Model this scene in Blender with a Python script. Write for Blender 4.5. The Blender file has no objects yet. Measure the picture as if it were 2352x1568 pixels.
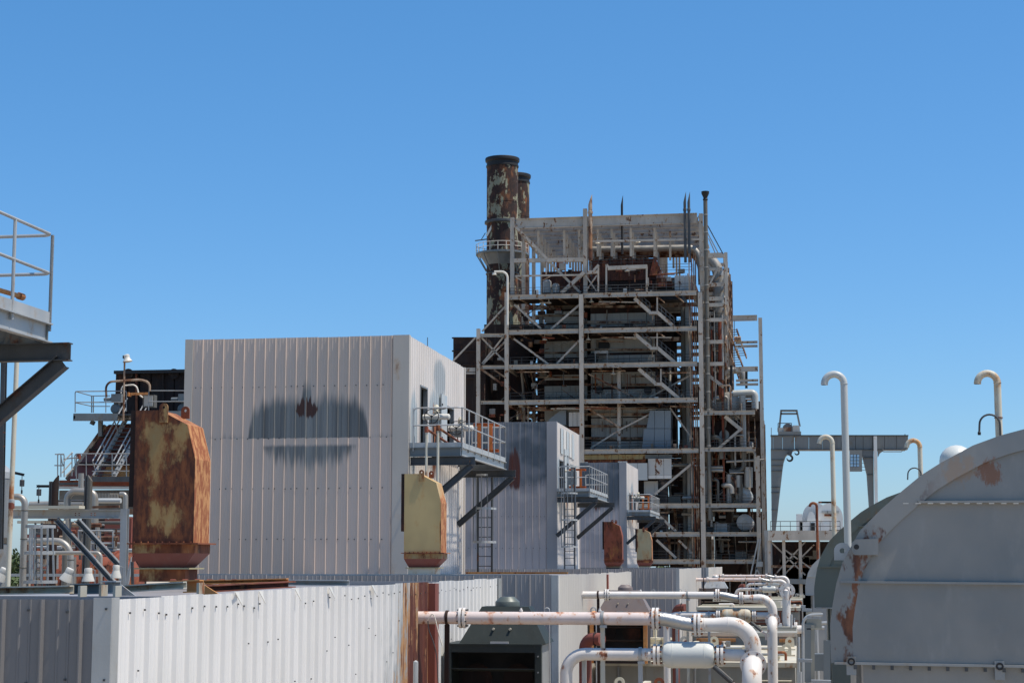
import bpy, math, random
from math import sin, cos, pi, radians, sqrt, atan2
from mathutils import Vector, Matrix
random.seed(7)
SC = bpy.context.scene
COL = SC.collection
# ------------------------------------------------------------------ camera
F = 3992.6; PSI = radians(9.26); PIT = radians(7.25); CZ = 7.0
cam = bpy.data.cameras.new('camera'); camo = bpy.data.objects.new('camera', cam); COL.objects.link(camo)
camo.location = (0, 0, CZ); camo.rotation_euler = (pi/2 + PIT, 0, PSI)
cam.sensor_width = 36; cam.lens = 36*F/2352; cam.clip_start = .1; cam.clip_end = 6000
SC.camera = camo
# ------------------------------------------------------------------ world, sun, exposure
EL = radians(66); SUN = Vector((cos(EL), -0.045, sin(EL))).normalized()
w = bpy.data.worlds.new('World'); SC.world = w; w.use_nodes = True
nt = w.node_tree; nt.nodes.clear()
sky = nt.nodes.new('ShaderNodeTexSky'); sky.sky_type = 'NISHITA'; sky.sun_disc = False
sky.sun_elevation = EL; sky.sun_rotation = radians(94); 
sky.air_density = 1.0; sky.dust_density = 0.5; sky.ozone_density = 10; sky.altitude = 0
bg = nt.nodes.new('ShaderNodeBackground'); bg.inputs[1].default_value = 0.119
wo = nt.nodes.new('ShaderNodeOutputWorld')
hs = nt.nodes.new('ShaderNodeHueSaturation'); hs.inputs['Saturation'].default_value = 1.07; nt.links.new(sky.outputs[0], hs.inputs['Color'])
mxs = nt.nodes.new('ShaderNodeMix'); mxs.data_type = 'RGBA'; mxs.inputs[0].default_value = .15; mxs.inputs[7].default_value = (.0, 3.3, 7.2, 1)   # clear-day blue veil
nt.links.new(hs.outputs[0], mxs.inputs[6]); nt.links.new(mxs.outputs[2], bg.inputs[0]); nt.links.new(bg.outputs[0], wo.inputs[0])
sl = bpy.data.lights.new('sun', 'SUN'); sl.energy = 4.7; sl.angle = radians(.5); sl.color = (1, .93, .83)
so = bpy.data.objects.new('sun', sl); COL.objects.link(so); so.location = (60, 0, 90)
so.rotation_euler = SUN.to_track_quat('Z', 'Y').to_euler()
SC.view_settings.view_transform = 'Standard'; SC.view_settings.look = 'None'
SC.view_settings.exposure = 0.25; SC.view_settings.gamma = 1; SC.view_settings.use_curve_mapping = False
SC.render.resolution_x = 1024; SC.render.resolution_y = 682

# ------------------------------------------------------------------ survey helpers: a sight line met with a plane of known depth
RV = Vector((cos(PSI), sin(PSI), 0)); FV = Vector((-sin(PSI)*cos(PIT), cos(PSI)*cos(PIT), sin(PIT)))
UV = Vector((sin(PSI)*sin(PIT), -cos(PSI)*sin(PIT), cos(PIT)))
def ray(u, v): return RV*((u-1176)/F) + UV*((784-v)/F) + FV
def PY(u, v, Y):
    r = ray(u, v); k = Y/r.y; return Vector((r.x*k, Y, CZ + r.z*k))
def PX(u, v, X):
    r = ray(u, v); k = X/r.x; return Vector((X, r.y*k, CZ + r.z*k))
def PD(u, v, d):
    r = ray(u, v); k = d/(-sin(PSI)*r.x + cos(PSI)*r.y); return Vector((r.x*k, r.y*k, CZ + r.z*k))

# ------------------------------------------------------------------ mesh builder
class MB:
    def __init__(s): s.v = []; s.f = []
    def add(s, vs, fs):
        n = len(s.v); s.v += [tuple(p) for p in vs]; s.f += [tuple(i+n for i in f) for f in fs]; return s
    def box(s, x0, x1, y0, y1, z0, z1):
        vs = [(x, y, z) for x in (x0, x1) for y in (y0, y1) for z in (z0, z1)]
        return s.add(vs, [(0,1,3,2),(4,6,7,5),(0,4,5,1),(2,3,7,6),(0,2,6,4),(1,5,7,3)])
    def hexa(s, lo, hi):           # two 4-point loops
        return s.add(list(lo)+list(hi), [(3,2,1,0),(4,5,6,7),(0,1,5,4),(1,2,6,5),(2,3,7,6),(3,0,4,7)])
    def beam(s, p, q, w, h, kind='box', up=Vector((0,0,1)), t=None):
        p = Vector(p); q = Vector(q); d = (q-p).normalized()
        if abs(d.dot(up)) > .98: up = Vector((0,1,0))
        a = d.cross(up).normalized(); b = a.cross(d).normalized()
        def bx(a0, a1, b0, b1):
            lo = [p+a*x+b*y for x, y in ((a0,b0),(a1,b0),(a1,b1),(a0,b1))]
            hi = [q+a*x+b*y for x, y in ((a0,b0),(a1,b0),(a1,b1),(a0,b1))]
            s.hexa(lo, hi)
        if kind == 'box': bx(-w/2, w/2, -h/2, h/2)
        elif kind == 'I':
            t = t or max(.012, h*.07); bx(-w/2, w/2, h/2-t, h/2); bx(-w/2, w/2, -h/2, -h/2+t); bx(-t/2, t/2, -h/2+t, h/2-t)
        elif kind == 'C':
            t = t or max(.012, h*.07); bx(-w/2, w/2, h/2-t, h/2); bx(-w/2, w/2, -h/2, -h/2+t); bx(-w/2, -w/2+t, -h/2+t, h/2-t)
        elif kind == 'L':
            t = t or max(.01, h*.12); bx(-w/2, w/2, -h/2, -h/2+t); bx(-w/2, -w/2+t, -h/2+t, h/2)
        return s
    def tube(s, pts, r, seg=10, cap=True):
        pts = [Vector(p) for p in pts]; n = len(pts)
        rr = r if isinstance(r, (list, tuple)) else [r]*n
        T = []
        for i in range(n):
            a = pts[max(i-1,0)]; b = pts[min(i+1,n-1)]; T.append((b-a).normalized())
        ref = Vector((0,0,1)) if abs(T[0].z) < .9 else Vector((0,1,0))
        N = (ref - T[0]*ref.dot(T[0])).normalized(); vs = []; fs = []
        for i in range(n):
            N = (N - T[i]*N.dot(T[i])).normalized(); B = T[i].cross(N)
            for k in range(seg):
                a = 2*pi*k/seg; vs.append(pts[i] + (N*cos(a)+B*sin(a))*rr[i])
        for i in range(n-1):
            for k in range(seg):
                k2 = (k+1) % seg; fs.append((i*seg+k, i*seg+k2, (i+1)*seg+k2, (i+1)*seg+k))
        if cap: fs.append(tuple(range(seg-1,-1,-1))); fs.append(tuple((n-1)*seg+k for k in range(seg)))
        return s.add(vs, fs)
    def lathe(s, prof, o, ax=(0,0,1), seg=24, a0=0, a1=2*pi):     # prof: (radius, height along axis)
        ax = Vector(ax).normalized(); o = Vector(o)
        ref = Vector((0,0,1)) if abs(ax.z) < .9 else Vector((1,0,0))
        A = (ref-ax*ref.dot(ax)).normalized(); B = ax.cross(A); vs = []; fs = []; full = abs(a1-a0-2*pi) < 1e-4
        m = seg if full else seg+1
        for r, h in prof:
            for k in range(m):
                a = a0+(a1-a0)*k/seg; vs.append(o + ax*h + (A*cos(a)+B*sin(a))*r)
        for i in range(len(prof)-1):
            for k in range(seg):
                k2 = (k+1) % m; fs.append((i*m+k, i*m+k2, (i+1)*m+k2, (i+1)*m+k))
        return s.add(vs, fs)
    def prism(s, poly, vec):
        n = len(poly); vec = Vector(vec); P = [Vector(p) for p in poly]
        return s.add(P+[p+vec for p in P], [tuple(range(n-1,-1,-1)), tuple(range(n,2*n))]+[(i,(i+1)%n,n+(i+1)%n,n+i) for i in range(n)])
    def plate(s, c, r, ax, L=0, th=.02, hole=.35, seg=16, up=(0,0,1)):   # round-headed lug with a hole, axis ax
        ax = Vector(ax).normalized(); up = Vector(up); sd = ax.cross(up).normalized(); c = Vector(c)
        out = []; inn = []
        for k in range(seg+1):
            a = pi*k/seg; out.append(c+sd*cos(a)*r+up*sin(a)*r)
        out = [c+sd*r-up*L] + out + [c-sd*r-up*L]
        m = len(out)
        for i in range(m):
            d = (out[i]-c); inn.append(c + d.normalized()*r*hole)
        vs = []
        for sgn in (-.5, .5): vs += [p+ax*th*sgn for p in out]+[p+ax*th*sgn for p in inn]
        fs = []
        for i in range(m):
            j = (i+1) % m
            fs += [(i,j,m+j,m+i), (2*m+j,2*m+i,3*m+i,3*m+j), (j,i,2*m+i,2*m+j), (m+i,m+j,3*m+j,3*m+i)]
        return s.add(vs, fs)
    def build(s, name, mat, parent=None, smooth=True, **props):
        off = Vector(parent.get('_o', (0,0,0))) if parent else Vector((0,0,0))
        me = bpy.data.meshes.new(name); me.from_pydata([tuple(Vector(p)-off) for p in s.v], [], s.f); me.update()
        me.materials.append(mat)
        if smooth:
            me.polygons.foreach_set('use_smooth', [True]*len(me.polygons)); me.set_sharp_from_angle(angle=radians(32))
        o = bpy.data.objects.new(name, me); COL.objects.link(o)
        if parent:
            o.parent = parent; o['_o'] = tuple(off)
        else: o['_o'] = (0,0,0)
        for k, v in props.items(): o[k] = v
        return o
def bend(pts, r, n=7):
    P = [Vector(p) for p in pts]; out = [P[0]]
    for i in range(1, len(P)-1):
        a = (P[i-1]-P[i]); b = (P[i+1]-P[i]); rr = min(r, a.length*.49, b.length*.49)
        p0 = P[i]+a.normalized()*rr; p1 = P[i]+b.normalized()*rr
        ang = a.angle(b)
        if ang > 3.1: out.append(P[i]); continue
        c = P[i] + (a.normalized()+b.normalized()).normalized()*(rr/cos(ang/2)) if ang > .02 else P[i]
        R = (p0-c).length; v0 = p0-c; v1 = p1-c; th = v0.angle(v1)
        for k in range(n+1):
            t = k/n; out.append(c + (v0*sin((1-t)*th)+v1*sin(t*th))/sin(th))
    out.append(P[-1]); return out
def thing(name, label, cat, loc=(0,0,0), group=None):
    o = bpy.data.objects.new(name, None); COL.objects.link(o); o.location = loc; o['_o'] = tuple(loc)
    o.empty_display_size = .2; o['label'] = label; o['category'] = cat
    if group: o['group'] = group
    return o
def tag(o, label, cat, group=None):
    o['label'] = label; o['category'] = cat
    if group: o['group'] = group
    return o
CH = {}
def clone(root, off, label, group=None, scale=None):
    kids = [o for o in bpy.data.objects if o.parent is not None]
    def cp(o, par):
        c = o.copy(); COL.objects.link(c)
        if par: c.parent = par
        for k in kids:
            if k.parent == o: cp(k, c)
        return c
    r = cp(root, None); r.location = Vector(root.location)+Vector(off); r['label'] = label
    if group: r['group'] = group; root['group'] = group
    return r

# ------------------------------------------------------------------ materials
class NT:
    def __init__(s, name):
        s.m = bpy.data.materials.new(name); s.m.use_nodes = True; s.t = s.m.node_tree; s.t.nodes.clear()
        s.out = s.t.nodes.new('ShaderNodeOutputMaterial'); s.b = s.t.nodes.new('ShaderNodeBsdfPrincipled')
        s.t.links.new(s.b.outputs[0], s.out.inputs[0]); s.pos = s.t.nodes.new('ShaderNodeNewGeometry').outputs[0]
    def n(s, t): return s.t.nodes.new('ShaderNode'+t)
    def put(s, i, v):
        if isinstance(v, bpy.types.NodeSocket): s.t.links.new(v, i)
        elif isinstance(v, (tuple, list)) and len(v) == 3 and len(i.default_value) == 4: i.default_value = (*v, 1)
        elif isinstance(v, (int, float)) and i.type == 'RGBA': i.default_value = (v, v, v, 1)
        else: i.default_value = v
    def math(s, op, a, b=0.0, clamp=False):
        n = s.n('Math'); n.operation = op; n.use_clamp = clamp; s.put(n.inputs[0], a); s.put(n.inputs[1], b); return n.outputs[0]
    def noise(s, sc, scale=(1,1,1), det=4, rough=.55, off=(0,0,0)):
        mp = s.n('Mapping'); mp.inputs['Scale'].default_value = scale; mp.inputs['Location'].default_value = off
        s.t.links.new(s.pos, mp.inputs[0]); n = s.n('TexNoise'); n.inputs['Scale'].default_value = sc
        n.inputs['Detail'].default_value = det; n.inputs['Roughness'].default_value = rough
        s.t.links.new(mp.outputs[0], n.inputs[0]); return n.outputs[0]
    def ramp(s, f, a, b, lo=0.0, hi=1.0):
        n = s.n('MapRange'); n.interpolation_type = 'SMOOTHSTEP'; s.put(n.inputs[0], f); n.inputs[1].default_value = a; n.inputs[2].default_value = b
        n.inputs[3].default_value = lo; n.inputs[4].default_value = hi; return n.outputs[0]
    def mix(s, f, a, b):
        n = s.n('Mix'); n.data_type = 'RGBA'; s.put(n.inputs[0], f); s.put(n.inputs[6], a); s.put(n.inputs[7], b); return n.outputs[2]
    def xyz(s):
        n = s.n('SeparateXYZ'); s.t.links.new(s.pos, n.inputs[0]); return n.outputs
    def bump(s, h, st=.2, dist=.01):
        n = s.n('Bump'); n.inputs['Strength'].default_value = st; n.inputs['Distance'].default_value = dist
        s.put(n.inputs['Height'], h); s.t.links.new(n.outputs[0], s.b.inputs['Normal'])
RD = (.045,.013,.008); RM = (.16,.05,.02); RO = (.42,.17,.055)
def rustcol(k, sc=3.0, d=RD, m=RM, o=RO):
    a = k.noise(sc*2.3, (1,1,.6), 5, .65, (3,1,7)); b = k.noise(sc, (1,1,.45), 4, .6, (9,4,2))
    c = k.mix(k.ramp(a, .38, .62), d, m); return k.mix(k.ramp(b, .5, .68), c, o)
def paint(name, col, var=.12, rust=0.0, sc=3.0, rough=.5, metal=0.0, streak=.5, dirt=(.25,.2,.15), dirtamt=.35, spec=.4, rc=None, edge=.06, bump=.15):
    k = NT(name); c1 = tuple(x*(1-var) for x in col); c2 = tuple(min(1, x*(1+var)) for x in col)
    big = k.noise(sc*.4, (1,1,.5), 3); c = k.mix(k.ramp(big, .3, .7), c1, c2)
    st = k.noise(sc*3, (1,1,.06), 4, .6, (5,5,5)); c = k.mix(k.ramp(st, .55, .8, 0, dirtamt*streak), c, dirt)
    sp = k.noise(sc*5, (1,1,1), 5, .7, (1,8,3)); c = k.mix(k.ramp(sp, .6, .75, 0, dirtamt*.6), c, dirt)
    ro = k.ramp(big, .3, .7, rough-.06, min(1, rough+.1)); me = metal
    if rust > 0:
        n1 = k.noise(sc*.8, (1,1,.55), 6, .68, (2,6,1)); th = .5+.25*(1-2*rust)**1 if rust != .5 else .5
        th = .72-.44*rust; mask = k.ramp(n1, th-edge, th+edge)
        halo = k.ramp(n1, th-edge*2.5, th, 0, .55)
        r = rustcol(k, sc, *(rc or (RD,RM,RO))); c = k.mix(halo, c, (col[0]*.9,col[1]*.62,col[2]*.38)); c = k.mix(mask, c, r)
        ro = k.mix(mask, ro, .85); 
        if metal: me = k.math('MULTIPLY', k.math('SUBTRACT', 1.0, mask), metal)
    k.put(k.b.inputs['Base Color'], c); k.put(k.b.inputs['Roughness'], ro); k.put(k.b.inputs['Metallic'], me)
    k.b.inputs['Specular IOR Level'].default_value = spec
    if bump: k.bump(k.noise(sc*8, det=4), bump, .006)
    return k.m
M = {}
M['white_panel'] = paint('white_panel', (.60,.565,.51), .04, 0, 1.2, .5, dirtamt=.10, bump=.05)
M['cream_panel'] = paint('cream_panel', (.70,.64,.54), .06, .08, 1.6, .5, dirtamt=.25)
M['grey_panel'] = paint('grey_panel', (.30,.285,.28), .10, 0, 1.3, .45, .15, dirt=(.2,.2,.22), dirtamt=.4)
M['galv'] = paint('galv', (.25,.255,.25), .12, .04, 5, .48, .35, dirt=(.3,.3,.3), dirtamt=.4)
M['galv_light'] = paint('galv_light', (.38,.385,.375), .10, .04, 6, .45, .25, dirtamt=.3)
M['steel_dark'] = paint('steel_dark', (.065,.068,.07), .2, .1, 4, .5, .25)
M['steel_blue'] = paint('steel_blue', (.16,.175,.175), .12, .08, 2.5, .45, .1)
M['rust'] = paint('rust', (.22,.075,.035), .25, .55, 2.2, .85, rc=((.07,.02,.012),(.19,.06,.03),(.45,.18,.06)))
M['rust_duct'] = paint('rust_duct', (.36,.26,.12), .12, .56, 1.7, .7, rc=((.09,.026,.012),(.20,.06,.022),(.50,.18,.06)), edge=.05)
M['rust_yellow'] = paint('rust_yellow', (.36,.31,.17), .06, .24, 1.4, .6, rc=((.08,.025,.012),(.22,.075,.028),(.48,.2,.07)), edge=.05)
M['rust_red'] = paint('rust_red', (.20,.06,.035), .2, .45, 1.8, .8, rc=((.05,.014,.01),(.15,.045,.02),(.34,.14,.04)))
M['rust_orange'] = paint('rust_orange', (.55,.26,.09), .2, .35, 3, .7, rc=((.2,.06,.02),(.36,.12,.04),(.62,.3,.12)))
M['rust_dark'] = paint('rust_dark', (.022,.013,.011), .3, .35, 1.2, .85, rc=((.012,.007,.006),(.03,.012,.008),(.09,.03,.016)))
M['brownred'] = paint('brownred', (.20,.06,.042), .12, .15, 1.2, .65, rc=((.05,.015,.01),(.2,.07,.03),(.5,.2,.06)))
M['stack_paint'] = paint('stack_paint', (.24,.235,.16), .2, .60, .95, .7, rc=((.022,.013,.011),(.045,.02,.014),(.17,.065,.025)), edge=.012, streak=.9)
M['fence_shade_grey'] = paint('fence_shade_grey', (.17,.165,.165), .1, 0, 1.5, .45, .1, dirtamt=.2)  # near fence front: its shade is put into this darker grey
M['tower_steel'] = paint('tower_steel', (.385,.345,.29), .12, .25, 2.2, .55, rc=((.06,.025,.015),(.17,.08,.04),(.34,.2,.10)), edge=.02, dirt=(.2,.14,.09), dirtamt=.6)
M['tower_rusty'] = paint('tower_rusty', (.34,.28,.22), .15, .5, 1.0, .7, rc=((.05,.02,.012),(.13,.05,.025),(.28,.14,.07)))
M['siding'] = paint('siding', (.38,.375,.345), .12, .10, .5, .6, dirt=(.06,.05,.04), dirtamt=.8, streak=1, rc=((.03,.015,.01),(.1,.05,.03),(.2,.12,.07)))
M['siding_white'] = paint('siding_white', (.42,.41,.38), .1, .22, .6, .6, dirt=(.1,.05,.03), dirtamt=.7, streak=1, edge=.015)
M['siding_blue'] = paint('siding_blue', (.15,.18,.20), .07, .0, .6, .5, dirtamt=.1)
M['insul'] = paint('insul', (.32,.30,.265), .1, .06, 2, .42, .35, dirtamt=.4)
M['insul_dark'] = paint('insul_dark', (.13,.12,.10), .15, .12, 1.5, .5, .3, dirtamt=.5)
M['pipe_white'] = paint('pipe_white', (.66,.62,.57), .05, .22, 6.0, .42, rc=((.10,.035,.02),(.38,.14,.07),(.62,.36,.26)), edge=.03, dirt=(.55,.38,.32), dirtamt=.5)
M['pipe_pink'] = paint('pipe_pink', (.62,.52,.475), .08, .30, 7.0, .48, rc=((.16,.05,.03),(.45,.2,.12),(.66,.42,.33)), edge=.03, dirt=(.5,.3,.24), dirtamt=.6)
M['vessel'] = paint('vessel', (.56,.57,.53), .04, 0, 3, .38, dirtamt=.1)
M['cream_box'] = paint('cream_box', (.54,.49,.37), .06, .2, 2.2, .5, rc=((.10,.03,.015),(.3,.12,.05),(.6,.35,.16)), edge=.03, dirtamt=.4)
M['grey_box'] = paint('grey_box', (.29,.275,.225), .08, .07, 1.6, .5, dirt=(.28,.2,.12), dirtamt=.5)
M['green'] = paint('green', (.019,.026,.023), .12, .02, 3, .6, dirt=(.2,.2,.18), dirtamt=.12)
M['brown_hood'] = paint('brown_hood', (.17,.14,.13), .12, .06, 3, .55)
M['black'] = paint('black', (.012,.012,.013), .2, 0, 3, .6, dirtamt=.05)
M['machine'] = paint('machine', (.63,.62,.58), .06, .08, 2, .5, dirtamt=.5)
M['crane_grey'] = paint('crane_grey', (.17,.175,.165), .08, .05, .7, .55, dirt=(.12,.11,.1), dirtamt=.6, streak=1)
M['greenish'] = paint('greenish', (.105,.12,.105), .08, .03, 1.0, .42, .1, dirtamt=.2)
M['lamp_white'] = paint('lamp_white', (.60,.57,.50), .04, 0, 5, .35, dirtamt=.2)
M['vent_paint'] = paint('vent_paint', (.43,.44,.42), .04, .0, 3, .35, dirtamt=.1)
M['vent_rusty'] = paint('vent_rusty', (.50,.47,.38), .06, .24, 2.6, .55, rc=((.12,.04,.02),(.33,.13,.05),(.55,.3,.12)), edge=.05)
M['orange'] = paint('orange', (.62,.17,.035), .1, .1, 5, .5)
M['ground'] = paint('ground', (.42,.35,.265), .2, 0, .2, .95, dirtamt=.3)
def mk(name, fn):
    k = NT(name); fn(k); M[name] = k.m; return k.m
# corrugated fence paint: rust band where the coating has gone
def f_fence(k):
    x, y, z = k.xyz(); st = k.noise(13, (1,1,.05), 5, .7); pl = k.noise(1.2, (1,1,.4), 3)
    base = k.mix(k.ramp(pl, .3, .7), (.62,.605,.575), (.67,.655,.63))
    s0 = k.math('SUBTRACT', y, 23.2); d = k.math('MAXIMUM', k.math('MULTIPLY', s0, -.75), k.math('MULTIPLY', s0, 1.6)); gr = k.noise(26, (1,1,.25), 5, .75)
    d = k.math('SUBTRACT', d, k.math('MULTIPLY', k.math('SUBTRACT', st, .5), 3.4)); d = k.math('SUBTRACT', d, k.math('MULTIPLY', k.math('SUBTRACT', gr, .5), .9))
    d = k.math('ADD', d, k.math('MULTIPLY', k.math('SUBTRACT', z, 5.9), .28))
    c = k.mix(k.ramp(d, 1.0, 1.7, 1, 0), base, (.36,.38,.38)); c = k.mix(k.ramp(d, .80, 1.05, 1, 0), c, (.46,.26,.12)); c = k.mix(k.ramp(d, .50, .72, 1, 0), c, (.125,.04,.027))
    k.put(k.b.inputs['Base Color'], c); k.b.inputs['Roughness'].default_value = .45
    k.bump(k.noise(1.6, det=2), .12, .02)
mk('fence_paint', f_fence)
# weathered shed front: bare zinc patches with ragged vertical edges, one rusted hole in the middle
def f_shed(k):
    x, y, z = k.xyz()
    col = k.noise(2.8, (1,1,.015), 4, .7); fine = k.noise(14, (1,1,.05), 4, .6); pl = k.noise(.35, (1,1,.7), 3)
    base = k.mix(k.ramp(pl, .35, .65), (.50,.41,.34), (.575,.46,.38))
    base = k.mix(k.ramp(fine, .55, .8, 0, .3), base, (.40,.40,.42))
    c1 = k.noise(1.5, (1,.001,.03), 3, .6, (2,0,0)); c2 = k.noise(9, (1,.001,.03), 4, .7, (7,0,3))
    jit = k.math('ADD', k.math('MULTIPLY', k.math('SUBTRACT', c1, .5), .12), k.math('MULTIPLY', k.math('SUBTRACT', c2, .5), .7))
    def dx(cx, r, p): return k.math('POWER', k.math('DIVIDE', k.math('ABSOLUTE', k.math('SUBTRACT', x, cx)), r), p)
    top = k.math('ADD', 10.47, k.math('MULTIPLY', 1.17, k.math('POWER', k.math('SUBTRACT', 1.0, dx(-13.42, 1.74, 6.5), True), .5)))
    top = k.math('ADD', top, k.math('MULTIPLY', jit, 1.25))
    top = k.math('ADD', top, k.math('MULTIPLY', k.ramp(dx(-13.46, .13, 2), .3, 1.6, 1, 0), .42))
    bot = k.math('ADD', 10.455, k.math('MULTIPLY', k.math('SUBTRACT', c2, .5), .06))
    m1 = k.math('MULTIPLY', k.ramp(k.math('SUBTRACT', top, z), -.14, .34, 0, .93), k.ramp(k.math('SUBTRACT', z, bot), -.012, .012))
    lob = k.math('ADD', k.math('ADD', 9.62, k.math('MULTIPLY', dx(-13.35, 1.38, 4.0), .6)), k.math('MULTIPLY', jit, 2.2))
    m2 = k.math('MULTIPLY', k.ramp(k.math('SUBTRACT', z, lob), -.1, .4), k.ramp(k.math('ADD', z, k.math('MULTIPLY', jit, -.15)), 10.19, 10.30, .9, 0))
    m = k.math('MAXIMUM', m1, m2)
    c = k.mix(m, base, k.mix(k.ramp(col, .35, .65), (.07,.08,.083), (.21,.22,.21)))
    rt = k.math('ADD', k.math('SUBTRACT', 11.62, k.math('MULTIPLY', dx(-13.46, .30, 4), .3)), k.math('MULTIPLY', jit, 1.6))
    rb = k.math('ADD', k.math('ADD', 11.02, k.math('MULTIPLY', dx(-13.46, .34, 4), .22)), k.math('MULTIPLY', c2, .5)); rb = k.math('SUBTRACT', rb, .22)
    hole = k.math('MULTIPLY', k.ramp(k.math('SUBTRACT', rt, z), -.02, .05), k.ramp(k.math('SUBTRACT', z, rb), -.02, .06))
    hole = k.math('MULTIPLY', hole, k.ramp(k.math('ABSOLUTE', k.math('SUBTRACT', x, -13.50)), .02, .035))
    c = k.mix(hole, c, (.055,.016,.008))
    k.put(k.b.inputs['Base Color'], c); k.b.inputs['Roughness'].default_value = .5; k.b.inputs['Metallic'].default_value = .05
    k.bump(k.noise(.9, det=2), .2, .03)
mk('shed_front', f_shed)
def f_shedside(k):
    x, y, z = k.xyz(); fine = k.noise(10, (1,1,.05), 4, .6); pl = k.noise(.5, (1,1,.5), 3)
    c = k.mix(k.ramp(pl, .35, .65), (.58,.53,.48), (.64,.59,.54)); c = k.mix(k.ramp(fine, .5, .75, 0, .35), c, (.48,.50,.51))
    jit = k.math('MULTIPLY', k.math('SUBTRACT', fine, .5), 1.8)
    def blob(cy, cz, ry, rz, colr, lo=.6, hi=1.2, am=1):
        nonlocal c
        a = k.math('POWER', k.math('DIVIDE', k.math('ABSOLUTE', k.math('SUBTRACT', y, cy)), ry), 2.0); b = k.math('POWER', k.math('DIVIDE', k.math('ABSOLUTE', k.math('SUBTRACT', z, cz)), rz), 2.0)
        c = k.mix(k.ramp(k.math('ADD', k.math('ADD', a, b), jit), lo, hi, am, 0), c, colr)
    blob(51.2, 12.5, .9, .65, (.27,.31,.33), am=.8)
    for o in (0, 30.2, 62.8): blob(50.6+o, 10.9, 1.1, 1.3, (.36,.40,.41)); blob(50.5+o, 10.6, .45, 1.1, (.26,.09,.03)); blob(47.6+o, 10.6, .5, 1.2, (.38,.42,.43))
    k.put(k.b.inputs['Base Color'], c); k.b.inputs['Roughness'].default_value = .45
mk('shed_side', f_shedside)
def f_bare(k):      # second shed: coating mostly gone in horizontal bands
    x, y, z = k.xyz(); fine = k.noise(8, (1,1,.03), 5, .65); pl = k.noise(.5, (1,1,1.2), 3, .5, (4,0,1))
    a = k.ramp(k.math('ADD', k.math('ADD', z, k.math('MULTIPLY', fine, 1.2)), k.math('MULTIPLY', pl, 1.6)), 11.3, 12.3)
    c = k.mix(a, (.45,.39,.365), (.095,.105,.115)); c = k.mix(k.ramp(pl, .48, .6, 0, .55), c, (.28,.26,.26)); c = k.mix(k.ramp(fine, .58, .72, 0, .6), c, (.42,.40,.39))
    r = k.math('ADD', k.math('ADD', k.math('POWER', k.math('DIVIDE', k.math('ABSOLUTE', k.math('SUBTRACT', x, -12.45)), .34), 2.0), k.math('POWER', k.math('DIVIDE', k.math('ABSOLUTE', k.math('SUBTRACT', z, 11.1)), .95), 2.0)), k.math('MULTIPLY', k.math('SUBTRACT', fine, .5), 3.0))
    c = k.mix(k.ramp(r, .5, 1.0, 1, 0), c, (.10,.03,.018))
    k.put(k.b.inputs['Base Color'], c); k.b.inputs['Roughness'].default_value = .4; k.b.inputs['Metallic'].default_value = .15
    k.bump(k.noise(.9, det=2), .2, .03)
mk('shed_bare', f_bare)
# big casing: grey paint with two rust blooms and soft streaks
def f_cas(k):
    x, y, z = k.xyz(); pl = k.noise(.9, (1,1,.8), 4, .5); f2 = k.noise(5, (1,1,.35), 5, .65)
    c = k.mix(k.ramp(pl, .3, .7), (.175,.18,.18), (.245,.24,.225)); c = k.mix(k.ramp(f2, .5, .8, 0, .25), c, (.38,.37,.35))
    f3 = k.noise(9, (1,1,.45), 6, .75, (1,2,5)); jit = k.math('MULTIPLY', k.math('SUBTRACT', f3, .5), 7.0)
    def blob(cx, cz, rx, rz, colr, am=.9):
        nonlocal c
        a = k.math('POWER', k.math('DIVIDE', k.math('ABSOLUTE', k.math('SUBTRACT', x, cx)), rx), 2.0); b = k.math('POWER', k.math('DIVIDE', k.math('ABSOLUTE', k.math('SUBTRACT', z, cz)), rz), 2.0)
        c = k.mix(k.ramp(k.math('ADD', k.math('ADD', a, b), jit), .3, 1.4, am, 0), c, colr)
    blob(2.03, 7.93, .13, .15, (.20,.075,.03), .8); blob(1.70, 7.98, .16, .17, (.32,.19,.10), .45)
    at = k.n('Attribute'); at.attribute_name = 'rim'; rr = at.outputs['Fac']
    n2 = k.noise(2.2, (1,1,.5), 5, .7, (3,3,3)); rimm = k.math('MULTIPLY', k.ramp(rr, .2, .6), k.ramp(n2, .50, .56)); rimm = k.math('MULTIPLY', rimm, k.ramp(x, 1.6, 1.0))
    c = k.mix(rimm, c, k.mix(k.ramp(f2, .4, .6), (.06,.018,.01), (.17,.06,.025)))
    k.put(k.b.inputs['Base Color'], c); k.put(k.b.inputs['Roughness'], k.ramp(pl, .3, .7, .3, .45)); k.b.inputs['Metallic'].default_value = .2
    k.bump(k.noise(1.3, det=3), .25, .05)
mk('casing', f_cas)
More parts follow.
